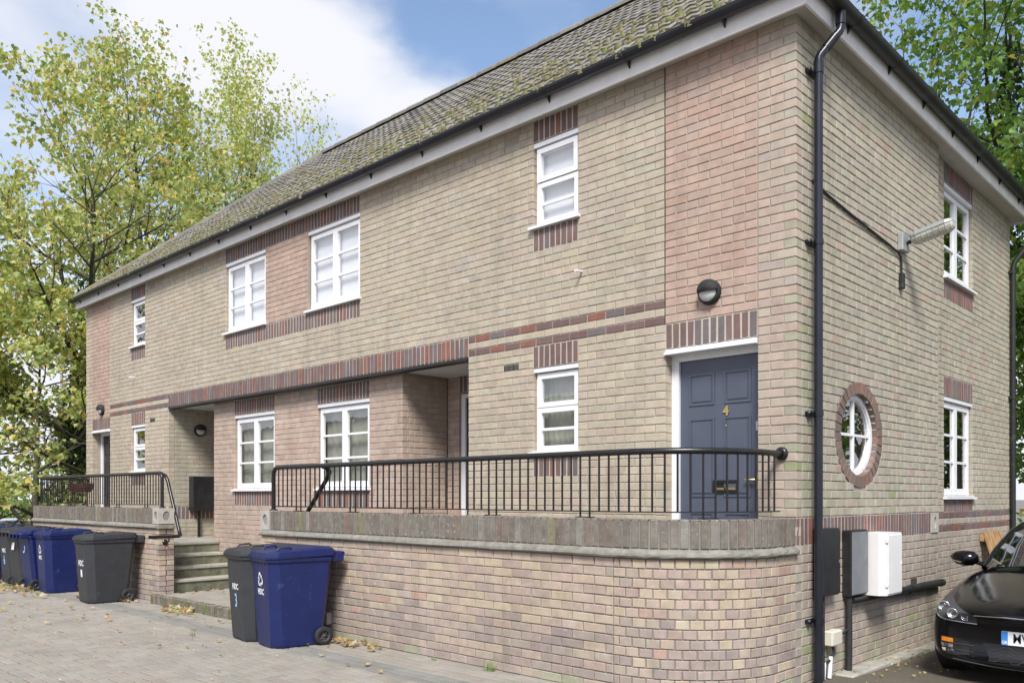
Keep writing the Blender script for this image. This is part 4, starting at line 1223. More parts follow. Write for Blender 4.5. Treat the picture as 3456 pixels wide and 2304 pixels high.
part('conduit', 'rubber', m2, lambda m: m.tube([(.045, .95, .645), (.045, .95, .12), (.05, .93, -.03)], .028, 12))
jb = thing('junction_box', 'small cream junction box low on the side wall between two conduits', 'junction box', (.03, .62, .25))
part('case', 'cream', jb, lambda m: m.box((.002, .50, .26), (.085, .70, .385), bev=.008))
part('lid', 'cream', jb, lambda m: m.box((.0855, .51, .268), (.092, .69, .378), bev=.003))
part('cable', 'rubber', jb, lambda m: (m.tube([(.04, .70, .33), (.045, .82, .335), (.045, .95, .36)], .01, 8), m.tube([(.05, .58, .26), (.06, .60, .2), (.05, .55, .14), (.04, .46, .12)], .012, 8)))
part('white_pipe', 'white', jb, lambda m: (m.tube([(.03, .44, -.01), (.03, .46, .13)], .02, 10), m.tube([(.05, .52, -.01), (.05, .55, .17)], .018, 10)))
wp = thing('waste_pipe', 'black horizontal waste pipe low on the side wall beyond the white cabinet', 'pipe', (.05, 2.6, .55))
part('pipe', 'gutter_dirty', wp, lambda m: m.tube([(.045, 1.0, .60), (.045, 3.52, .575)], .034, 14))
part('collar', 'gutter_dirty', wp, lambda m: (m.tube([(.045, 3.44, .576), (.045, 3.53, .575)], .041, 14), m.tube([(.045, 2.5, .585), (.045, 2.57, .584)], .041, 14)))
# bulkhead lamps
def bulkhead(label, c, face, rz_):
    t = thing('wall_lamp', label, 'lamp', c, rz_, group='black bulkhead lamps'); t.scale = (.9, .9, .9)
    m = MB(); m.lathe([(.0, 0.0), (.118, 0.0), (.120, -.02), (.112, -.05), (.098, -.062), (.094, -.06)], 28, 'y', (0, -.001, 0)); m.build('housing', 'rubber', t, local=True)
    m = MB()
    n = 14
    prof = [(.095, -.055), (.086, -.075), (.064, -.09), (.034, -.099), (.0, -.102)]
    m.lathe(prof, 28, 'y', (0, 0, 0)); m.build('diffuser', 'frost', t, local=True)
    m = MB()      # hood over the upper half, with louvre fins
    vs = []; k = 16
    for (r, d) in ((.1125, -.05), (.104, -.085), (.078, -.108), (.04, -.12), (.0, -.124)):
        vs += [(r * math.cos(math.pi * i / k), d, .012 + max(0.0, r * math.sin(math.pi * i / k)) * .98) for i in range(k + 1)]
    m.add(vs, [(r * (k + 1) + i, r * (k + 1) + i + 1, (r + 1) * (k + 1) + i + 1, (r + 1) * (k + 1) + i) for r in range(4) for i in range(k)], None, True)
    m.build('hood', 'rubber', t, local=True)
    for q in range(3):
        m = MB(); z = -.004 + q * .015; rr_ = math.sqrt(max(.001, .112 ** 2 - z ** 2)); k = 14; vs = []
        for zz_ in (z, z + .006):
            vs += [(rr_ * math.cos(math.pi * i / k), -.05 - .077 * math.sin(math.pi * i / k), zz_) for i in range(k + 1)]
        m.add(vs, [(i, i + 1, k + 2 + i, k + 1 + i) for i in range(k)] + [tuple(range(k + 1)), tuple(range(k + 1, 2 * k + 2))], None, False)
        m.build('louvre', 'rubber', t, local=True)
    return t
bulkhead('black round bulkhead lamp above the blue number 4 door', (-.775, 0, 3.285), 0, 0)
bulkhead('black bulkhead lamp above the far left door', (-14.36, 0, 3.235), 0, 0)
bulkhead('black bulkhead lamp on the porch side wall above the black cabinet', (-11.4, .56, 2.70), 0, rad(90))
# black cabinet in the left porch
cb = thing('meter_cabinet', 'tall black cabinet on a conduit inside the left porch', 'meter box', (-11.39, .6, .80))
part('case', 'black_box', cb, lambda m: m.box((-11.398, .36, 1.27), (-11.25, .82, 1.88), bev=.012))
part('lid', 'black_box', cb, lambda m: m.box((-11.2495, .375, 1.285), (-11.238, .805, 1.865), bev=.004))
part('conduit', 'iron', cb, lambda m: m.tube([(-11.34, .52, .80), (-11.34, .52, 1.27)], .024, 10))
# street floodlight on the side wall
fl = thing('flood_light', 'grey floodlight with a ribbed clear bowl on the side wall', 'lamp', (.0, 2.38, 3.9))
part('wall_plate', 'galv', fl, lambda m: m.box((.001, 2.27, 3.975), (.055, 2.45, 4.155), bev=.006))
def arm(m): m.tube([(.05, 2.38, 4.06), (.11, 2.38, 4.075)], .018, 10)
part('arm', 'rubber', fl, arm)
def flb(m, lower):
    th = rad(12); ux = Vector((math.cos(th), 0, math.sin(th))); uz = Vector((-math.sin(th), 0, math.cos(th))); o = Vector((.10, 2.38, 4.09))
    sec = []
    L_ = .40
    for q in range(7):
        s = [0, .02, .06, L_ * .5, L_ - .06, L_ - .02, L_][q]; k = [.6, .86, 1, 1, 1, .86, .6][q]
        ring = []
        for i in range(9):
            a = math.pi * i / 8
            if lower: ring.append(o + ux * s + Vector((0, 1, 0)) * (.082 * k * math.cos(a)) - uz * (.075 * k * math.sin(a)))
            else: ring.append(o + ux * s + Vector((0, 1, 0)) * (.088 * k * math.cos(a)) + uz * (.003 + .055 * k * math.sin(a) ** .6))
        sec.append(ring)
    vs = [p for r in sec for p in r]
    m.add(vs, [(q * 9 + i, q * 9 + i + 1, q * 9 + 10 + i, q * 9 + 9 + i) for q in range(6) for i in range(8)] + [tuple(range(9)), tuple(range(54, 63))], None, False)
part('housing', 'galv', fl, lambda m: flb(m, False))
bowl = simple('clear_bowl', (.52, .52, .46), .25, var=.2, vscale=25, dirt=((.30, .29, .22), 20, .55, .8))
part('bowl', bowl, fl, lambda m: flb(m, True))
for q in range(6):
    def rib(m):
        th = rad(12); s = .06 + q * .055; ux = Vector((math.cos(th), 0, math.sin(th))); uz = Vector((-math.sin(th), 0, math.cos(th))); o = Vector((.10, 2.38, 4.09)) + ux * s
        m.tube([o + Vector((0, .0835 * math.cos(math.pi * i / 8), 0)) - uz * (.0765 * math.sin(math.pi * i / 8)) for i in range(9)], .003, 5)
    part('rib', bowl, fl, rib)
ca = MB()
pts = [(.012, .28, 4.13), (.012, .6, 4.085), (.012, 1.0, 4.05), (.014, 1.5, 4.01), (.014, 2.0, 3.975), (.016, 2.25, 3.945), (.02, 2.31, 3.92), (.02, 2.33, 3.86), (.02, 2.33, 3.70)]
ca.tube(pts, .011, 8)
ca.box((.004, 2.30, 3.60), (.045, 2.37, 3.76), bev=.008)
ca.build("cable", "gutter_dirty", None, "black cable clipped along the side wall up to the floodlight", "cable")

# ------------------------------------------------------------------ wheelie bins
def arrow_sign(name, size, parent, loc, rot):
    """three chasing arrows"""
    m = MB()
    for k in range(3):
        a0 = 2 * math.pi * k / 3 + math.pi / 2
        def pt(x, y):
            c, s = math.cos(a0 - math.pi / 2), math.sin(a0 - math.pi / 2)
            return ((x * c - y * s) * size * .82, (x * s + y * c) * size, 0.0)
        R1, R2 = .52, .30
        band = [(-.36, .12), (-.20, .46), (.06, .46), (.20, .22), (.06, .16), (-.04, .30), (-.10, .30), (-.22, .06)]
        m.add([pt(x, y + .06) for x, y in band], [tuple(range(len(band)))])
        head = [(.05, .12), (.34, .30), (.36, -.04)]
        m.add([pt(x, y + .06) for x, y in head], [(0, 1, 2)])
    o = m.build(name, 'print_white', parent, local=True, recalc=False); o.location = loc; o.rotation_euler = rot
    return o
def make_bin(body, label, loc, rz, front=(), hi=1.0):
    """front face looks along local -Y; wheels and hinge at the back (+Y)"""
    t = thing('wheelie_bin', label, 'bin', loc, rz, group='wheelie bins')
    W0, W1, D0, D1, HB = .245, .285, .535, .68, .93
    def sect(z):
        k = z / HB; w = W0 + (W1 - W0) * k ** .8; yf = -.0 - .05 * k; yb = D0 + (D1 - D0 - .05) * k
        c = .075
        return [(-w + c, yf), (w - c, yf), (w, yf + c * 1.25), (w, yb - .05), (w - .05, yb), (-w + .05, yb), (-w, yb - .05), (-w, yf + c * 1.25)]
    def bd(m):
        zs = [0, .02, .06, .3, .6, .84, .90, HB]; vs = []
        for i, z in enumerate(zs):
            pts = sect(z)
            gr = {0: -.012, 1: -.004}.get(i, 0.0)
            cx_, cy_ = 0, .26
            for x, y in pts: vs.append((x * (1 + gr), cy_ + (y - cy_) * (1 + gr), z + .012))
        n = 8
        fs = [(i * n + q, i * n + (q + 1) % n, (i + 1) * n + (q + 1) % n, (i + 1) * n + q) for i in range(len(zs) - 1) for q in range(n)] + [tuple(range(n))]
        m.add(vs, fs)
    m = MB(); bd(m); b = m.build('body', body, t, local=True)
    # saw-tooth strengthening ribs under the rim
    def teeth(m):
        for i in range(4):
            x = -.13 + i * .0867; yf = -.05 - .0035
            m.add([(x - .036, yf, HB + .01), (x + .036, yf, HB + .01), (x, yf + .004, HB - .05), (x - .036, yf + .02, HB + .01), (x + .036, yf + .02, HB + .01), (x, yf + .02, HB - .05)],
                  [(0, 1, 2), (0, 2, 5, 3), (1, 4, 5, 2)])
    m = MB(); teeth(m); m.build('rim_teeth', 'car_trim', b, local=True)
    def rim(m):
        o1 = sect(HB); 
        def ring(g, z): return [(x * (1 + g), .27 + (y - .27) * (1 + g), z) for x, y in o1]
        vs = ring(.0, .905) + ring(.05, .915) + ring(.06, .955) + ring(.0, .957); n = 8
        m.add(vs, [(i * n + q, i * n + (q + 1) % n, (i + 1) * n + (q + 1) % n, (i + 1) * n + q) for i in range(3) for q in range(n)])
    m = MB(); rim(m); m.build('rim', body, b, local=True)
    # lid: stepped front edge, low crown, rises to the hinge
    def lid(m):
        o1 = sect(HB); n = 8
        def ring(g, z0, sl, dy=0.0): return [(x * (1 + g), .27 + dy + (y - .27) * (1 + g), z0 + sl * (y + .1)) for x, y in o1]
        rs = [ring(.085, .945, .035), ring(.10, .952, .04), ring(.10, .972, .045), ring(.075, .975, .045), ring(.07, .992, .05), ring(.035, .996, .05), ring(.03, 1.012, .05), ring(-.12, 1.026, .045, .01), ring(-.30, 1.036, .04, .02), ring(-.75, 1.042, .03, .03)]
        vs = [p for r in rs for p in r]
        m.add(vs, [(i * n + q, i * n + (q + 1) % n, (i + 1) * n + (q + 1) % n, (i + 1) * n + q) for i in range(len(rs) - 1) for q in range(n)] + [tuple(range((len(rs) - 1) * n, len(rs) * n))])
        m.box((-.26, .64, .965), (.26, .735, 1.0), bev=.012)
    m = MB(); lid(m); l = m.build('lid', body, t, local=True)
    for s in (-1, 1):
        m = MB(); m.tube([(s * .19, .06, 1.035), (s * .19, .08, 1.058), (s * .19, .19, 1.065), (s * .19, .21, 1.047)], .011, 8); m.build('lid_grip', body, l, local=True)
    m = MB(); m.tube([(-.26, .66, .95), (-.26, .74, .985), (.26, .74, .985), (.26, .66, .95)], .017, 10)
    for s in (-.26, -.09, .09, .26): m.box((s - .014, .62, .90), (s + .014, .75, .985), bev=.006)
    m.build('handle', body, t, local=True)
    m = MB(); m.tube([(-.27, .50, .10), (.27, .50, .10)], .012, 8); m.box((-.2, .47, .06), (.2, .53, .30), bev=.01); m.build('axle', 'car_trim', t, local=True)
    for s in (-1, 1):
        m = MB(); m.lathe([(.058, -.022), (.088, -.026), (.10, -.015), (.10, .015), (.088, .026), (.058, .022)], 24, 'x', (s * .275, .52, .10)); w = m.build('wheel', 'rubber', t, local=True)
        m = MB()
        m.lathe([(.06, -.02), (.052, -.012), (.052, .012), (.06, .02)], 20, 'x', (s * .275, .52, .10)); m.lathe([(.0, -.024), (.014, -.022), (.014, .022), (.0, .024)], 12, 'x', (s * .275, .52, .10))
        for q in range(8):
            a = 2 * math.pi * q / 8; m.tube([(s * .275, .52 + .01 * math.cos(a), .10 + .01 * math.sin(a)), (s * .275, .52 + .055 * math.cos(a), .10 + .055 * math.sin(a))], .006, 5)
        m.build('rim', 'hub', w, local=True)
    tilt = math.atan2(.05, .93)
    for f in front:
        z = f[1]; yf = -.05 * z / HB - .0035
        rot = (rad(90) + tilt, 0, 0)
        if f[0] == 'rec': arrow_sign('recycling_mark', f[2], b, (f[3], yf, z), rot)
        elif f[0] == 'patch':
            m = MB(); m.add([(-f[2] / 2, -f[3] / 2, 0), (f[2] / 2, -f[3] / 2, 0), (f[2] / 2, f[3] / 2, 0), (-f[2] / 2, f[3] / 2, 0)], [(0, 1, 2, 3)])
            o = m.build('sticker', f[5], b, local=True); o.location = (f[4], yf, z); o.rotation_euler = rot
        else: text('lettering', f[0], f[2], f[3], b, (f[4], yf, z), rot, .0006, f[5], .003)
    t.scale = (1, 1, hi * .945)
    return t
RZB = rad(4)
make_bin('bin_blue', 'navy blue wheelie bin with recycling mark beside the curved terrace wall', (-4.70, -2.02, 0), rad(-9), (('rec', .72, .155, .0), ('HDC', .59, .085, 'print_white', .0, .85)))
make_bin('bin_grey', 'dark grey wheelie bin marked 3 behind the navy one', (-5.26, -2.0, 0), rad(-8), (('HDC', .60, .09, 'print_white', .0, .85), ('3', .44, .21, 'print_blue', .0, .62)))
make_bin('bin_grey', 'dark grey wheelie bin with a white patch at the right end of the row', (-9.74, -1.98, 0), rad(-1.5), (('HDC', .60, .12, 'print_white', .0, .8), ('patch', .45, .07, .11, .0, 'print_white'), ('patch', .715, .13, .012, .0, 'bin_grey')))
make_bin('bin_blue', 'navy blue wheelie bin with recycling mark, second from the right of the row', (-11.56, -1.95, 0), rad(-2), (('rec', .72, .155, .0), ('HDC', .59, .085, 'print_white', .0, .85)))
make_bin('bin_blue', 'navy bin turned back to front with a pale blue 5', (-12.21, -1.42, 0), rad(180), (), .99)
make_bin('bin_grey', 'dark grey bin turned back to front with a white sticker', (-12.82, -1.42, 0), rad(182), (), 1.0)
make_bin('bin_grey', 'dark grey wheelie bin marked 6 in the middle of the row', (-13.44, -1.95, 0), rad(2), (('HDC', .62, .10, 'print_white', .0, .8), ('6', .44, .23, 'print_blue', .0, .62)))
make_bin('bin_blue', 'navy bin with a white sticker, second from the left edge', (-14.08, -1.45, 0), rad(180), ())
make_bin('bin_grey', 'dark grey wheelie bin cut by the left edge of the picture', (-14.72, -1.45, 0), rad(180), ())
def back_mark(o, what):
    b = [c for c in o.children if c.name.startswith('body')][0]
    if what == 'patch':
        m = MB(); m.add([(-.06, -.09, 0), (.06, -.09, 0), (.06, .09, 0), (-.06, .09, 0)], [(0, 1, 2, 3)]); s = m.build('sticker', 'print_white', b, local=True)
        s.location = (-.05, .535 + .095 * .8 + .008, .76); s.rotation_euler = (rad(90) - math.atan2(.095, .93), 0, rad(180))
    else:
        text('lettering', what, .26, 'print_blue', b, (-.05, .535 + .095 * .78 + .008, .73), (rad(90) - math.atan2(.095, .93), 0, rad(180)), .0006, .6, .003)
for o in list(COL.objects):
    if o.get('category') == 'bin':
        if 'pale blue 5' in o['label']: back_mark(o, '5')
        elif 'white sticker' in o['label']: back_mark(o, 'patch')
# small box on the wall behind the navy bin
gb = thing('outdoor_socket', 'small grey socket box on a black pipe behind the navy bin', 'socket', (-4.8, -1.25, 0))
part('pipe', 'rubber', gb, lambda m: m.tube([(-4.82, -1.26, 0), (-4.82, -1.26, .60)], .022, 10))
part('box', 'steel', gb, lambda m: m.box((-4.79, -1.30, .14), (-4.665, -1.225, .275), bev=.01))

# ------------------------------------------------------------------ car
def make_car(label, loc, rz):
    t = thing('parked_car', label, 'car', loc, rz)
    # half sections front to back: y, (x,z) from the sill round to the centre top
    S = [
     (0.00, [(.0, .25), (.45, .25), (.68, .26), (.735, .33), (.735, .50), (.70, .575), (.45, .605), (.0, .615)]),
     (0.03, [(.0, .20), (.48, .20), (.73, .21), (.79, .31), (.79, .51), (.745, .60), (.47, .64), (.0, .652)]),
     (0.12, [(.0, .17), (.50, .17), (.77, .18), (.84, .30), (.84, .53), (.79, .635), (.49, .69), (.0, .705)]),
     (0.34, [(.0, .15), (.50, .15), (.80, .16), (.875, .30), (.88, .55), (.82, .675), (.50, .735), (.0, .755)]),
     (0.75, [(.0, .16), (.50, .16), (.84, .18), (.905, .32), (.905, .62), (.85, .755), (.52, .81), (.0, .83)]),
     (1.15, [(.0, .16), (.50, .16), (.84, .18), (.905, .34), (.905, .66), (.86, .80), (.56, .865), (.0, .89)]),
     (1.45, [(.0, .16), (.50, .16), (.84, .18), (.90, .34), (.905, .70), (.87, .84), (.62, .91), (.0, .94)]),
     (2.10, [(.0, .16), (.50, .16), (.84, .18), (.90, .34), (.905, .74), (.87, .87), (.64, .93), (.0, .95)]),
     (3.20, [(.0, .16), (.50, .16), (.84, .18), (.90, .34), (.91, .76), (.87, .90), (.64, .96), (.0, .98)]),
     (3.90, [(.0, .20), (.50, .20), (.80, .22), (.87, .36), (.88, .74), (.82, .90), (.55, .97), (.0, .99)]),
     (4.18, [(.0, .28), (.45, .28), (.68, .30), (.76, .42), (.76, .70), (.70, .82), (.45, .87), (.0, .88)]),
    ]
    n = 8; vs = []
    def bow(x, y): return y + .26 * (abs(x) / .9) ** 2.8 * max(0.0, 1 - y / 1.2)
    for y, half in S:
        ring = [(-x, z) for x, z in half[::-1][:-1]] + half[:-1][::1]
        full = [(x, z) for x, z in half] + [(-x, z) for x, z in half[1:-1][::-1]]
        for x, z in full: vs.append((x, bow(x, y), z))
    m_ = len(vs) // len(S)
    fs = [(i * m_ + q, i * m_ + (q + 1) % m_, (i + 1) * m_ + (q + 1) % m_, (i + 1) * m_ + q) for i in range(len(S) - 1) for q in range(m_)]
    def capf(base):
        out = []
        # strips between right point i and its mirror
        for i in range(n - 1):
            a, b = base + i, base + i + 1
            c = base + (m_ - i) % m_; d = base + (m_ - i - 1) % m_
            if i == 0: out.append((a, b, d))
            elif i == n - 2: out.append((a, b, c))
            else: out.append((a, b, d, c))
        return out
    fs += capf(0) + capf((len(S) - 1) * m_)
    m = MB(); m.add(vs, fs, None, True); body = m.build('body', 'car_paint', t, local=True)
    md = body.modifiers.new('sub', 'SUBSURF'); md.levels = 3; md.render_levels = 3
    # cabin
    Cb = [(1.38, .0, [(.72, .885), (.70, .90), (.45, .925), (0, .94)]),
          (1.75, .0, [(.745, .90), (.70, 1.02), (.44, 1.08), (0, 1.10)]),
          (2.15, .0, [(.76, .91), (.655, 1.17), (.42, 1.24), (0, 1.262)]),
          (2.7, .0, [(.77, .915), (.64, 1.24), (.42, 1.30), (0, 1.315)]),
          (3.3, .0, [(.765, .92), (.62, 1.20), (.42, 1.265), (0, 1.28)]),
          (3.85, .0, [(.72, .93), (.60, 1.05), (.4, 1.11), (0, 1.13)]),
          (4.12, .0, [(.62, .90), (.58, .93), (.4, .95), (0, .96)])]
    vs = []
    for y, b_, half in Cb:
        y -= .13; half = [(x, z + .025 if z > .93 else z) for x, z in half]
        for x, z in [(x, z) for x, z in half] + [(-x, z) for x, z in half[:-1][::-1]]: vs.append((x, y + .22 * (abs(x) / .8) ** 2 * (1 if y < 2.3 else 0), z))
    q_ = 7
    m = MB(); glass_f = []; paint_f = []
    for i in range(len(Cb) - 1):
        for q in range(q_ - 1):
            f = (i * q_ + q, i * q_ + q + 1, (i + 1) * q_ + q + 1, (i + 1) * q_ + q)
            side = q in (0, q_ - 2)
            if i < 2 and not side: glass_f.append(f)
            elif side and 1 <= i <= 4: glass_f.append(f)
            elif i >= 4 and not side: glass_f.append(f)
            else: paint_f.append(f)
    m.add(vs, paint_f, None, True); m.build('roof', 'car_paint', t, local=True)
    m = MB(); m.add(vs, [f for f in glass_f if f[0] < 2 * q_ and f[0] % q_ not in (0, q_ - 2)], None, True); m.build('windscreen', 'car_glass', t, local=True)
    m = MB(); m.add(vs, [f for f in glass_f if not (f[0] < 2 * q_ and f[0] % q_ not in (0, q_ - 2))], None, True); m.build('window', 'car_glass', t, local=True)
    for s in (-1, 1):
        m = MB(); m.tube([(s * .715, 1.44, .89), (s * .70, 1.82, 1.05), (s * .655, 2.19, 1.205), (s * .64, 2.62, 1.275)], .028, 8); m.build('pillar', 'car_paint', t, local=True)
    m = MB(); m.box((-.66, 1.5, .84), (.66, 1.85, .905), bev=.03); m.build('dashboard', 'car_trim', t, local=True)
    for s in (-1, 1):
        m = MB(); m.box((s * .37 - .23, 2.35, .60), (s * .37 + .23, 2.5, 1.02), bev=.05); m.box((s * .37 - .12, 2.38, 1.04), (s * .37 + .12, 2.47, 1.18), bev=.04); m.build('seat', 'car_trim', t, local=True)
    m = MB(); m.tube([(-.6, 1.40, .925), (-.1, 1.37, .955), (.45, 1.37, .955)], .009, 6); m.tube([(-.1, 1.36, .945), (.55, 1.43, .95)], .008, 6); m.build('wiper', 'car_trim', t, local=True)
    # wheels
    for y in (.86, 3.38):
        for s in (-1, 1):
            m = MB(); m.lathe([(.20, -.10), (.27, -.11), (.312, -.08), (.312, .08), (.27, .11), (.20, .10)], 32, 'x', (s * .80, y, .312)); w = m.build('wheel', 'rubber', t, local=True)
            m = MB(); m.lathe([(.205, .09), (.195, .04), (.03, .075), (.0, .08)] if s > 0 else [(.205, -.09), (.195, -.04), (.03, -.075), (.0, -.08)], 32, 'x', (s * .80, y, .312))
            m.build('rim', 'hub', w, local=True)
    bpy.context.view_layer.update()
    dg = bpy.context.evaluated_depsgraph_get()
    ev = body.evaluated_get(dg); me = ev.to_mesh()
    bvh = BVHTree.FromPolygons([v.co.copy() for v in me.vertices], [tuple(p.vertices) for p in me.polygons]); ev.to_mesh_clear()
    def yy(x, z):
        h = bvh.ray_cast(Vector((x, -3, z)), Vector((0, 1, 0)))
        return h[0].y if h[0] is not None else .4
    def patch(name, mat, topl, botl, off, nx=14, nz=5, parent=None, mirror=True, thick=True):
        def ip(L, u):
            u *= len(L) - 1; i = min(int(u), len(L) - 2); f = u - i
            return (L[i][0] + (L[i + 1][0] - L[i][0]) * f, L[i][1] + (L[i + 1][1] - L[i][1]) * f)
        res = []
        for s in ((-1, 1) if mirror else (1,)):
            vs = []
            for j in range(nz + 1):
                for i in range(nx + 1):
                    a = ip(topl, i / nx); b = ip(botl, i / nx); w = j / nz
                    x, z = a[0] + (b[0] - a[0]) * w, a[1] + (b[1] - a[1]) * w
                    vs.append((x * -s if mirror else x, yy(x, z) - off, z))
            k = nx + 1
            m = MB(); m.add(vs, [(j * k + i, j * k + i + 1, j * k + k + i + 1, j * k + k + i) for j in range(nz) for i in range(nx)], None, True)
            if thick:   # return edges into the body
                E = [i for i in range(k)] + [j * k + k - 1 for j in range(1, nz + 1)] + [nz * k + i for i in range(k - 2, -1, -1)] + [j * k for j in range(nz - 1, 0, -1)]
                ev_ = [vs[i] for i in E]; m.add(ev_ + [(p[0], p[1] + off + .01, p[2]) for p in ev_], [(i, (i + 1) % len(E), len(E) + (i + 1) % len(E), len(E) + i) for i in range(len(E))])
            res.append(m.build(name, mat, parent or t, local=True))
        return res
    def line(name, mat, pts, r, off, parent=None, mirror=False):
        for s in ((-1, 1) if mirror else (1,)):
            P_ = []
            for i in range(len(pts) - 1):
                for q in range(5):
                    f = q / 5; x = pts[i][0] + (pts[i + 1][0] - pts[i][0]) * f; z = pts[i][1] + (pts[i + 1][1] - pts[i][1]) * f
                    P_.append((x * -s if mirror else x, yy(x, z) - off, z))
            x, z = pts[-1]; P_.append((x * -s if mirror else x, yy(x, z) - off, z))
            m = MB(); m.tube(P_, r, 6); m.build(name, mat, parent or t, local=True)
    # headlights: dark bowl, bright reflectors, clear lens
    hl = patch('headlight', 'hub', [(.44, .592), (.56, .638), (.70, .69), (.82, .712)], [(.44, .525), (.56, .532), (.70, .545), (.825, .60)], .006)
    for h in hl:
        s = 1 if h.data.vertices[0].co.x > 0 else -1
        for (x, z, r) in ((.735, .632, .050), (.625, .598, .044), (.53, .572, .028)):
            m = MB(); y0 = yy(x, z) - .012
            m.lathe([(r, 0), (r * .9, -.01), (r * .75, .004), (r * .4, .012), (0, .016)], 18, 'y', (s * x, y0, z)); m.build('lamp', 'chrome', h, local=True)
    line('headlight_trim', 'chrome', [(.44, .523), (.56, .529), (.70, .541), (.825, .592), (.84, .68)], .005, .008, mirror=True)
    patch('grille', 'car_trim', [(-.44, .595), (0, .607), (.44, .595)], [(-.44, .535), (0, .535), (.44, .535)], .004, 20, 3, mirror=False)
    line('chrome_strip', 'chrome', [(-.45, .597), (-.2, .608), (.2, .608), (.45, .597)], .006, .008)
    def hexline(z, x0, x1, st):
        pts = []; x = x0; up = 0
        while x < x1:
            pts += [(x, z + (.012 if up else -.012)), (min(x + st * .6, x1), z + (.012 if up else -.012))]; x += st; up ^= 1
        return pts
    for z in (.553, .578): line('grille_bar', 'hub', hexline(z, -.42, .42, .085), .0016, .006)
    patch('lower_grille', 'car_trim', [(-.40, .375), (0, .375), (.40, .375)], [(-.33, .235), (0, .225), (.33, .235)], .004, 20, 4, mirror=False)
    for z in (.26, .288, .316, .344): line('grille_bar', 'hub', hexline(z, -.34, .34, .085), .0016, .006)
    line('lip', 'hub', [(-.62, .225), (-.3, .205), (0, .20), (.3, .205), (.62, .225)], .005, .004)
    patch('fog_recess', 'car_trim', [(.50, .37), (.62, .395), (.735, .40)], [(.50, .27), (.60, .255), (.715, .26)], .004)
    patch('indicator', 'amber', [(.63, .385), (.72, .393)], [(.63, .352), (.725, .36)], .009, 4, 2)
    patch('fog_lamp', 'chrome', [(.63, .338), (.73, .345)], [(.63, .31), (.725, .318)], .009, 4, 2)
    patch('fog_lamp', 'chrome', [(.625, .298), (.722, .305)], [(.62, .272), (.712, .28)], .009, 4, 2)
    line('fog_trim', 'hub', [(.46, .345), (.62, .347)], .003, .008, mirror=True); line('fog_trim', 'hub', [(.46, .29), (.60, .30)], .003, .008, mirror=True)
    yp = yy(0, .43) - .012
    m = MB(); m.box((-.26, yp - .006, .378), (.26, yp + .01, .489), bev=.003); pl = m.build('number_plate', 'plate_white', t, local=True)
    m = MB(); m.box((-.259, yp - .0075, .379), (-.212, yp - .005, .488)); m.build('plate_badge', 'plate_blue', pl, local=True)
    text('lettering', 'GB', .034, 'print_white', pl, (-.2355, yp - .008, .40), (rad(90), 0, 0), .0003, .9, .001)
    text('lettering', 'MV', .105, 'print_black', pl, (-.12, yp - .0075, .434), (rad(90), 0, 0), .0003, .78, .0012)
    for s in (-1, 1):
        m = MB()
        pr = [(.0, .935, .03), (.05, .935, .072), (.13, .935, .080), (.20, .94, .064), (.25, .945, .022)]
        vs = []; k = 10
        for (x, z, r) in pr:
            for i in range(k): a = 2 * math.pi * i / k; vs.append((s * (.84 + x), 1.72 + r * 1.25 * math.cos(a) + .02 * x, z + .02 + r * math.sin(a)))
        m.add(vs, [(i * k + q, i * k + (q + 1) % k, (i + 1) * k + (q + 1) % k, (i + 1) * k + q) for i in range(len(pr) - 1) for q in range(k)] + [tuple(range(k)), tuple(range(4 * k, 5 * k))], None, True)
        m.tube([(s * .80, 1.74, .90), (s * .90, 1.73, .93)], .022, 8)
        mr = m.build('mirror', 'car_paint', t, local=True)
        m = MB(); m.tube([(s * .90, 1.655, .915), (s * 1.0, 1.64, .925), (s * 1.07, 1.67, .935)], .007, 6); m.build('indicator', 'chrome', mr, local=True)
    return t
car = make_car('shiny black hatchback with a white number plate parked by the side wall', (1.42, 1.14, -.075), 0)
car.scale = (1, 1, 1.02)
c2 = copy_tree(car, None, {'black_car_paint': 'car_silver'}); c2.name = 'parked_car'
c2.location = (-22.6, .85, -.56); c2.rotation_euler = (0, 0, rad(75)); c2['label'] = 'pale silver car parked at the far left edge behind the bins'
c3 = copy_tree(car, None, {'black_car_paint': 'car_silver'}); c3.name = 'parked_car'
c3.location = (-24.6, 2.3, -.56); c3.rotation_euler = (0, 0, rad(78)); c3['label'] = 'pale car parked behind the left end of the terrace wall'
for c in (c2, c3):
    c.scale = (1, 1, 1.08)
    for p in list(c.children):
        if p.name.startswith('number_plate'):
            for q in list(p.children): bpy.data.objects.remove(q)
        
# ------------------------------------------------------------------ small things
pt = thing('pallet', 'wooden pallet leaning on the side wall behind the black car', 'pallet', (.0, 5.6, -.13))
for i in range(6):
    y0 = 5.42 + i * .13
    part('board', 'wood', pt, lambda m: m.add([(.30, y0, -.13), (.30, y0 + .1, -.13), (-.035, y0 + .1, 1.07), (-.035, y0, 1.07), (.325, y0, -.125), (.325, y0 + .1, -.125), (-.01, y0 + .1, 1.075), (-.01, y0, 1.075)],
         [(0, 1, 2, 3), (4, 5, 6, 7), (0, 1, 5, 4), (1, 2, 6, 5), (2, 3, 7, 6), (3, 0, 4, 7)]))
for f in (.08, .5, .94):
    a = Vector((.30, 0, -.13)).lerp(Vector((-.035, 0, 1.07)), f)
    part('bearer', 'wood', pt, lambda m: m.box((a.x - .055, 5.42, a.z - .045), (a.x - .004, 6.17, a.z + .045)))
tr = thing('plant_trough', 'brown half-round plant trough behind the left railing', 'planter', (-12.75, -.98, 1.0))
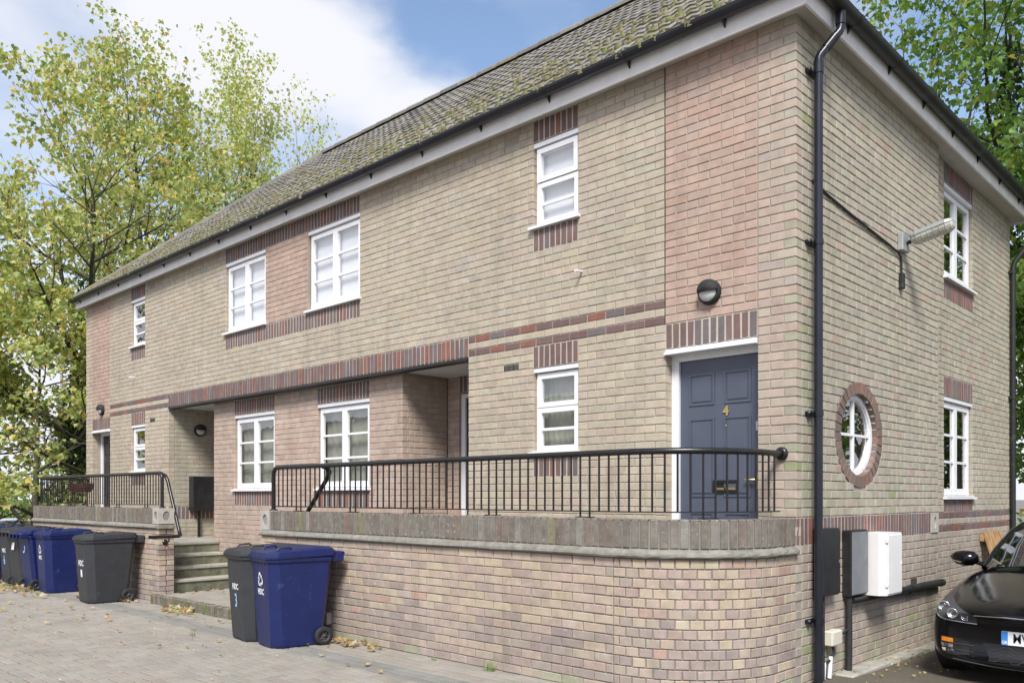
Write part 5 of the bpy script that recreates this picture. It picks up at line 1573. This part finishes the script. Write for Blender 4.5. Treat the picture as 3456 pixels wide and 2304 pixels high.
def trough(m):
    n = 12
    vs = []
    for (r, z, k) in ((.10, 1.60, .40), (.13, 1.68, .5), (.135, 1.75, .53), (.12, 1.75, .51)):
        vs += [(-12.8 + k * math.cos(2 * math.pi * i / n), -.95 + r * math.sin(2 * math.pi * i / n), z) for i in range(n)]
    m.add(vs, [(j * n + i, j * n + (i + 1) % n, (j + 1) * n + (i + 1) % n, (j + 1) * n + i) for j in range(3) for i in range(n)] + [tuple(range(n)), tuple(range(3 * n, 4 * n))])
    for s in (-.35, .35): m.tube([(-12.8 + s, -.95, 1.75), (-12.8 + s, -1.10, 1.87)], .006, 6)
    for s in (-.3, .3): m.tube([(-12.8 + s, -.95, .80), (-12.8 + s, -.95, 1.61)], .015, 6)
part('trough', 'terracotta', tr, trough)

# ------------------------------------------------------------------ trees
class Tree:
    def __init__(s, seed, name, label, base, H, **kw):
        s.r = random.Random(seed); s.wood = MB(); s.tips = []; s.base = Vector(base); s.ivy = []
        s.name, s.label, s.H = name, label, H; s.kw = kw
    def branch(s, p, d, L, r, lev, maxlev, up=.12, wig=.22, sides=(9, 7, 5, 4, 3), first=.25, kids=(9, 6, 5, 4), ang=(.7, .8, .8, .8), lenf=(.55, .5, .5, .45)):
        R = s.r; n = max(3, int(4 + L * .8)) if lev < 3 else 3
        pts = [p.copy()]; dirs = [d.copy()]; q = p.copy(); dd = d.copy()
        for i in range(n):
            dd = (dd + Vector((R.gauss(0, wig), R.gauss(0, wig), R.gauss(0, wig * .6))) * (.16 if lev == 0 else .8) * .5 + Vector((0, 0, up * (.5 if lev < 2 else .8)))).normalized()
            q = q + dd * (L / n); pts.append(q.copy()); dirs.append(dd.copy())
        end = .12 if lev == 0 else .25
        rs = [r * (1 - (1 - end) * (i / n) ** .85) for i in range(n + 1)]
        s.wood.tube(pts, rs, sides[min(lev, 4)], cap=False)
        if lev == 0: s.trunk = (pts, rs)
        if lev >= maxlev:
            for i in range(1, n + 1):
                s.tips.append((pts[i], dirs[i], L))
        if lev >= maxlev: return
        k = kids[min(lev, len(kids) - 1)]
        for i in range(k):
            f = first + (1 - first) * (i + R.random() * .8) / k if lev == 0 else .25 + .75 * (i + R.random()) / k
            f = min(f, .99); x = f * n; j = min(int(x), n - 1)
            bp_ = pts[j].lerp(pts[j + 1], x - j); bd = dirs[j]
            axis = bd.orthogonal().normalized(); axis.rotate(Matrix.Rotation(i * 2.4 + R.uniform(-.5, .5), 3, bd))
            a = ang[min(lev, len(ang) - 1)] * R.uniform(.75, 1.2) * (1.25 - .5 * f if lev == 0 else 1)
            nd = (bd * math.cos(a) + axis * math.sin(a)).normalized()
            ll = L * lenf[min(lev, len(lenf) - 1)] * R.uniform(.7, 1.2) * ((1.15 - .55 * f) if lev == 0 else 1)
            rr = rs[j] * R.uniform(.55, .74)
            s.branch(bp_, nd, ll, rr, lev + 1, maxlev, up, wig, sides, first, kids, ang, lenf)
LEAF = [(0, 0), (.34, .14), (.50, .52), (.24, .56), (.0, 1.0), (-.24, .56), (-.50, .52), (-.34, .14)]
def add_leaves(m, pts, rnd, per, spread, size, pal, simple_=False, droop=.4, keep=None, clump=1):
    V, F, C_ = m.v, m.f, m.c
    for (p, d, L) in pts:
        if clump < 1 and rnd.random() > clump: continue
        for k in range(per if isinstance(per, int) else (int(per) + (rnd.random() < per - int(per)))):
            c = p + Vector((rnd.gauss(0, spread), rnd.gauss(0, spread), rnd.gauss(0, spread * .8)))
            if keep and not keep(c): continue
            sz = size * rnd.uniform(.6, 1.25)
            a = rnd.uniform(0, 6.283)
            t = Vector((math.cos(a), math.sin(a), rnd.uniform(-1.0, .35) - droop)).normalized()
            nn = Vector((rnd.gauss(0, .6), rnd.gauss(0, .6), 1)).normalized()
            u = t.cross(nn).normalized(); w = u.cross(t)
            col = pick(pal, rnd); b = len(V)
            if simple_:
                for x, y, h in ((0, 0, 0), (.42, .45, .12), (0, 1, -.08), (-.42, .45, .12)): V.append(tuple(c + u * (x * sz) + t * (y * sz) + w * (h * sz)))
                F.append((b, b + 1, b + 2)); F.append((b, b + 2, b + 3)); C_ += [col, col]; m.sm += [False, False]
            else:
                for x, y in LEAF: V.append(tuple(c + u * (x * sz) + t * (y * sz) + w * (abs(x) * .35 * sz - y * y * .15 * sz)))
                F.append((b, b + 1, b + 2, b + 3, b + 4)); F.append((b, b + 4, b + 5, b + 6, b + 7)); C_ += [col, col]; m.sm += [False, False]
autumn = [(4, (0.470, 0.515, 0.202)), (4, (0.358, 0.437, 0.157)), (3, (0.582, 0.560, 0.235)), (1.3, (0.650, 0.526, 0.157)), (2.4, (0.224, 0.314, 0.101)), (.4, (0.470, 0.370, 0.190))]
pale = [(4, (0.504, 0.560, 0.224)), (3, (0.403, 0.493, 0.168)), (2, (0.594, 0.582, 0.224)), (.6, (0.582, 0.470, 0.202))]
green = [(5, (.16, .28, .07)), (4, (.22, .35, .085)), (2, (.10, .19, .05)), (1.2, (.34, .39, .10)), (.3, (.50, .43, .09))]
ivyp = [(4, (.025, .060, .016)), (3, (.04, .085, .02)), (1, (.07, .12, .03))]
def tree(seed, label, base, H, r0, maxlev=3, per=5, spread=.28, size=.16, pal=autumn, ivy=None, simple_=False, lean=(0, 0), group='trees behind the house on the left', keep=None, wide=1.0, **kw):
    t = Tree(seed, 'tree', label, base, H)
    d = Vector((lean[0], lean[1], 1)).normalized()
    t.branch(Vector((0, 0, 0)), d, H * .92, r0, 0, maxlev, **kw)
    root = thing('tree', label, 'tree', base, 0, group)
    zt = sorted(p[0].z for p in t.tips)[int(len(t.tips) * .995)]; k = H / zt; kx = k * wide
    t.wood.v = [(v[0] * kx, v[1] * kx, v[2] * k) for v in t.wood.v]
    t.tips = [(Vector((p.x * kx, p.y * kx, p.z * k)), d_, L_) for p, d_, L_ in t.tips]
    t.trunk = ([Vector((p.x * kx, p.y * kx, p.z * k)) for p in t.trunk[0]], t.trunk[1])
    t.wood.build('trunk', 'bark', root, local=True, recalc=False)
    m = MB(); bv = Vector(base)
    add_leaves(m, t.tips, t.r, per * 5.0, spread * .62, size * .82, pal, simple_, clump=.42 if pal is green else .29, keep=(lambda c: keep(c + bv)) if keep else None)
    m.build('crown', 'leaf', root, local=True, recalc=False, kind='stuff')
    if ivy:
        m = MB(); pts, rs = t.trunk; L = len(pts) - 1
        for k in range(ivy[2]):
            f = t.r.uniform(ivy[0], ivy[1]) * L; i = min(int(f), L - 1); p = pts[i].lerp(pts[i + 1], f - i)
            taper = 1 - .45 * (f / L)
            a = t.r.uniform(0, 6.283); rr = (rs[i] + abs(t.r.gauss(0, .20)) * taper + .04)
            add_leaves(m, [(p + Vector((math.cos(a) * rr, math.sin(a) * rr, t.r.uniform(-.2, .2))), d, 1)], t.r, 1, .06, .13, ivyp, True, .6)
        m.build('ivy', 'leaf', root, local=True, recalc=False, kind='stuff')
    return root
def offhouse(c): return not (c.x > -15.6 and c.y > -.6 and c.z < 9.5)
tree(11, 'ivy-clad maple with wide low branches beside the left end of the house', (-20.2, 1.75, -.5), 13.0, .28, 3, 5.0, .30, .175, autumn, (.02, .75, 5200), keep=offhouse, first=.12, kids=(17, 7, 5), ang=(1.15, .8, .8), lenf=(.50, .5, .5), up=.05)
tree(29, 'tall sparse maple with an ivy-covered trunk rising behind the roof end', (-23.6, 4.8, -.5), 17.2, .26, 3, 4.2, .32, .18, autumn, (.30, .60, 2400), keep=offhouse, first=.35, kids=(15, 7, 5), ang=(.75, .75, .8), lenf=(.42, .5, .5), up=.16)
tree(37, 'slender pale maple with bare lower stems above the roof ridge', (-25.4, 9.2, -.5), 19.3, .19, 3, 3.6, .32, .16, pale, None, keep=offhouse, first=.40, kids=(13, 6, 5), ang=(.45, .6, .7), lenf=(.45, .5, .5), up=.2, wig=.16)
tree(41, 'thin young tree with upright bare stems behind the ridge', (-23.6, 10.4, -.5), 17.2, .13, 3, 1.8, .28, .15, pale, None, keep=offhouse, first=.42, kids=(10, 5, 4), ang=(.35, .5, .7), lenf=(.42, .5, .45), up=.22, wig=.14)
tree(47, 'smallest sparse tree just showing over the roof ridge', (-21.6, 11.6, -.5), 14.4, .10, 3, 2.4, .28, .15, autumn, None, keep=offhouse, first=.5, kids=(9, 5, 4), ang=(.4, .5, .7), lenf=(.38, .5, .45), up=.2, wig=.14)
tree(53, 'yellowing maple reaching in from the left edge of the picture', (-22.8, -1.6, -.5), 12.0, .24, 3, 4.6, .32, .18, autumn, None, keep=offhouse, first=.10, kids=(16, 7, 5), ang=(1.2, .8, .8), lenf=(.50, .5, .5), up=.03)
tree(83, 'low young maple with yellow leaves at the left edge above the bins', (-19.6, .35, -.4), 7.6, .13, 3, 6, .30, .18, autumn, None, keep=lambda c: offhouse(c) and c.z > 1.15, first=.10, kids=(15, 6, 5), ang=(1.15, .8, .8), lenf=(.5, .5, .5), up=.02)
gr_ = 'green trees behind the house on the right'
tree(61, 'large leafy green maple overhanging the right side of the house', (3.4, 13.5, -.3), 15.5, .28, 3, 6, .34, .19, green, None, group=gr_, first=.12, kids=(17, 7, 6), ang=(1.1, .8, .8), lenf=(.52, .5, .5), up=.04)
tree(67, 'dark ivy-covered tree showing above the side gutter', (-2.2, 15.5, -.3), 16.5, .26, 3, 5, .32, .18, green, (.2, .95, 2600), group=gr_, first=.25, kids=(14, 7, 5), ang=(.95, .8, .8), lenf=(.48, .5, .5), up=.08)
tree(71, 'low bushy green tree behind the rear corner of the side wall', (1.6, 11.0, -.3), 8.5, .15, 3, 6, .3, .17, green, None, group=gr_, first=.06, kids=(15, 6, 5), ang=(1.1, .8, .8), lenf=(.5, .5, .5), up=.03)

# ------------------------------------------------------------------ background on the left
def shrub(label, c, rx, rz, n, seed, pal=green):
    r = random.Random(seed); t = thing('shrub', label, 'shrub', (c[0], c[1], c[2]), 0, 'shrubs along the far fence')
    m = MB(); pts = []
    for i in range(n):
        v = Vector((r.gauss(0, 1), r.gauss(0, 1), abs(r.gauss(0, 1)))).normalized() * r.uniform(.55, 1.05)
        pts.append((Vector((v.x * rx, v.y * rx, .1 + v.z * rz)), Vector((0, 0, 1)), 1))
    add_leaves(m, pts, r, 1, .08, .16, pal, True); m.build('foliage', 'leaf', t, local=True, recalc=False, kind='stuff')
    m = MB()
    for i in range(7):
        a = i * .9; m.tube([(0, 0, 0), (rx * .25 * math.cos(a), rx * .25 * math.sin(a), rz * .5), (rx * .5 * math.cos(a), rx * .5 * math.sin(a), rz * .85)], [.05, .03, .012], 5, cap=False)
    m.build('stem', 'bark', t, local=True)
shrub('round green shrub by the far fence at the left edge', (-31.5, 1.2, -.56), 1.9, 2.6, 2600, 5)
shrub('broad green shrub behind the pale cars', (-31.0, 4.2, -.56), 2.0, 2.4, 2600, 6)
shrub('tall loose yellow-green shrub behind the parked cars at the left edge', (-28.6, -.9, -.56), 2.0, 3.2, 3000, 12, [(3, (.30, .40, .10)), (3, (.20, .30, .07)), (1, (.50, .44, .10))])
shrub('dark green shrub beside the left end of the house', (-20.5, 3.6, -.5), 1.5, 2.6, 2600, 8, [(3, (.045, .10, .025)), (2, (.08, .16, .035)), (1, (.2, .26, .05))])
fe = thing('fence', 'weathered grey board fence far behind the parked cars', 'fence', (-33.5, 2, -.56))
mb0 = None
for i in range(90):
    y0 = -3.5 + i * .115
    if mb0 is None:
        m = MB(); m.box((0, 0, 0), (.02, .105, 1.72)); mb0 = m.build('board', 'fence_wood', fe, local=True); o = mb0
    else: o = mb0.copy(); COL.objects.link(o)
    o.location = (R_.uniform(-.008, .008), y0 - 2, R_.uniform(-.02, .02))
lp = thing('lamp_post', 'tall galvanised street lamp post seen through the left trees', 'lamp post', (-27.6, 3.6, -.56))
part('post', 'galv', lp, lambda m: m.tube([(-27.6, 3.6, -.56), (-27.6, 3.6, .8), (-27.6, 3.6, .82), (-27.6, 3.6, 7.4)], [.09, .09, .055, .045], 10))
part('lantern', 'galv', lp, lambda m: m.lathe([(.0, 7.75), (.22, 7.68), (.24, 7.6), (.12, 7.5), (.06, 7.38)], 14, 'z', (-27.6, 3.6, 0)))
# house across the street; the ground-floor windows mirror it
nh = thing('neighbour_house', 'brick house across the street mirrored in the ground-floor windows', 'house', (-30, -17, -.5))
part('wall', 'brick_wall_far', nh, lambda m: m.box((-46, -24, -.6), (-14, -15, 2.7))) if 'brick_wall_far' in M else part('wall', simple('far_brick', (.38, .30, .22), .9, var=.25, vscale=5), nh, lambda m: m.box((-46, -24, -.6), (-14, -15, 2.7)))
nr = part('roof', 'slate_roof', nh, lambda m: m.add([(-46.4, -14.6, 2.7), (-13.6, -14.6, 2.7), (-13.6, -24.4, 2.7), (-46.4, -24.4, 2.7), (-46.4, -19.5, 5.6), (-13.6, -19.5, 5.6)], [(0, 1, 5, 4), (2, 3, 4, 5), (1, 2, 5), (3, 0, 4)]))
for i in range(8):
    for z in (.6,):
        part('window', 'white', nh, lambda m: m.box((-44 + i * 3.8, -15.03, z), (-42.6 + i * 3.8, -14.96, z + 1.3)))
# ------------------------------------------------------------------ fallen leaves, twigs and weeds
LG = [(3, (.50, .38, .20)), (4, (.60, .53, .38)), (1.4, (.46, .28, .12)), (1, (.52, .42, .14)), (1, (.34, .25, .16)), (.5, (.35, .40, .15))]
def fallen(name, spots, mat='leaf'):
    m = MB(); r = random.Random(3)
    for (cx_, cy_, z, sx, sy, n, s) in spots:
        for i in range(n):
            x, y = cx_ + r.gauss(0, sx), cy_ + r.gauss(0, sy)
            if y > -1.36 and -9.05 > x: y = -1.4 - r.random() * .2
            if y > -1.25 and -6.16 < x < -.2 and z < .1: y = -1.3 - r.random() * .15
            sz = s * .62 * r.uniform(.6, 1.3); a = r.uniform(0, 6.283); t = Vector((math.cos(a), math.sin(a), r.uniform(-.1, .25))).normalized()
            u = t.cross(Vector((r.gauss(0, .25), r.gauss(0, .25), 1))).normalized(); w = u.cross(t)
            if w.z < 0: w = -w
            c = Vector((x, y, z + .006 + r.random() * min(.05, n * .0006))); col = pick(LG, r)
            m.add([c + u * (px * sz) + t * (py * sz) + w * ((abs(px) * .7 + py * py * .25) * sz) for px, py in LEAF], [(0, 1, 2, 3, 4), (0, 4, 5, 6, 7)], col)
    return m.build(name, mat, None, recalc=False)
sp = [(-7.75, -1.50, 0, .22, .07, 46, .13), (-10.3, -1.75, 0, .15, .1, 8, .12), (-12.3, -2.10, 0, .5, .12, 60, .14), (-14.0, -1.95, 0, .35, .12, 30, .14), (-9.4, -1.45, 0, .25, .08, 12, .12), (-4.1, -1.42, 0, .22, .07, 34, .13),
      (-11.2, -2.15, 0, .2, .1, 10, .12), (-8.0, -2.4, 0, 1.6, .5, 26, .11), (-6.3, -2.9, 0, 1.5, .5, 16, .09), (-3.6, -2.2, 0, .9, .4, 8, .08), (-5, -3.2, 0, 1.8, .6, 30, .035), (-7.5, -2.8, 0, 2.2, .5, 60, .035),
      (-8.7, -.6, .12, .15, .25, 8, .11), (-7.6, -.5, .12, .6, .35, 8, .1), (-9.95, -.2, .81, .15, .3, 8, .1), (.12, 2.3, -.03, .06, .9, 22, .06), (.5, 1.2, -.03, .3, .5, 30, .05), (.22, 2.0, -.04, .03, .7, 12, .07)]
tag(fallen('fallen_leaves', sp), 'yellow and brown leaves fallen over the paving and against the walls', 'leaves', kind='stuff')
m = MB(); r = random.Random(9)
for (cx_, cy_, n, h) in ((-2.2, -1.29, 26, .10), (-2.9, -1.30, 10, .05), (-3.7, -1.33, 14, .05), (-6.2, -2.05, 8, .04), (-5.9, -2.2, 8, .04), (-7.2, -2.1, 6, .03), (-1.3, -1.27, 8, .05), (-5.1, -2.45, 6, .03)):
    for i in range(n):
        x, y = cx_ + r.gauss(0, .035), cy_ + r.gauss(0, .015); a = r.uniform(0, 6.28); l = h * r.uniform(.5, 1.2)
        m.add([(x - .004 * math.sin(a), y + .004 * math.cos(a), 0), (x + .004 * math.sin(a), y - .004 * math.cos(a), 0), (x + l * .5 * math.cos(a), y + l * .5 * math.sin(a), l)], [(0, 1, 2)], pick([(1, (.13, .25, .04)), (1, (.2, .32, .06))], r))
tag(m.build('weeds', 'leaf', None, recalc=False), 'tiny green weeds growing in the paving joints along the wall', 'weeds', kind='stuff')
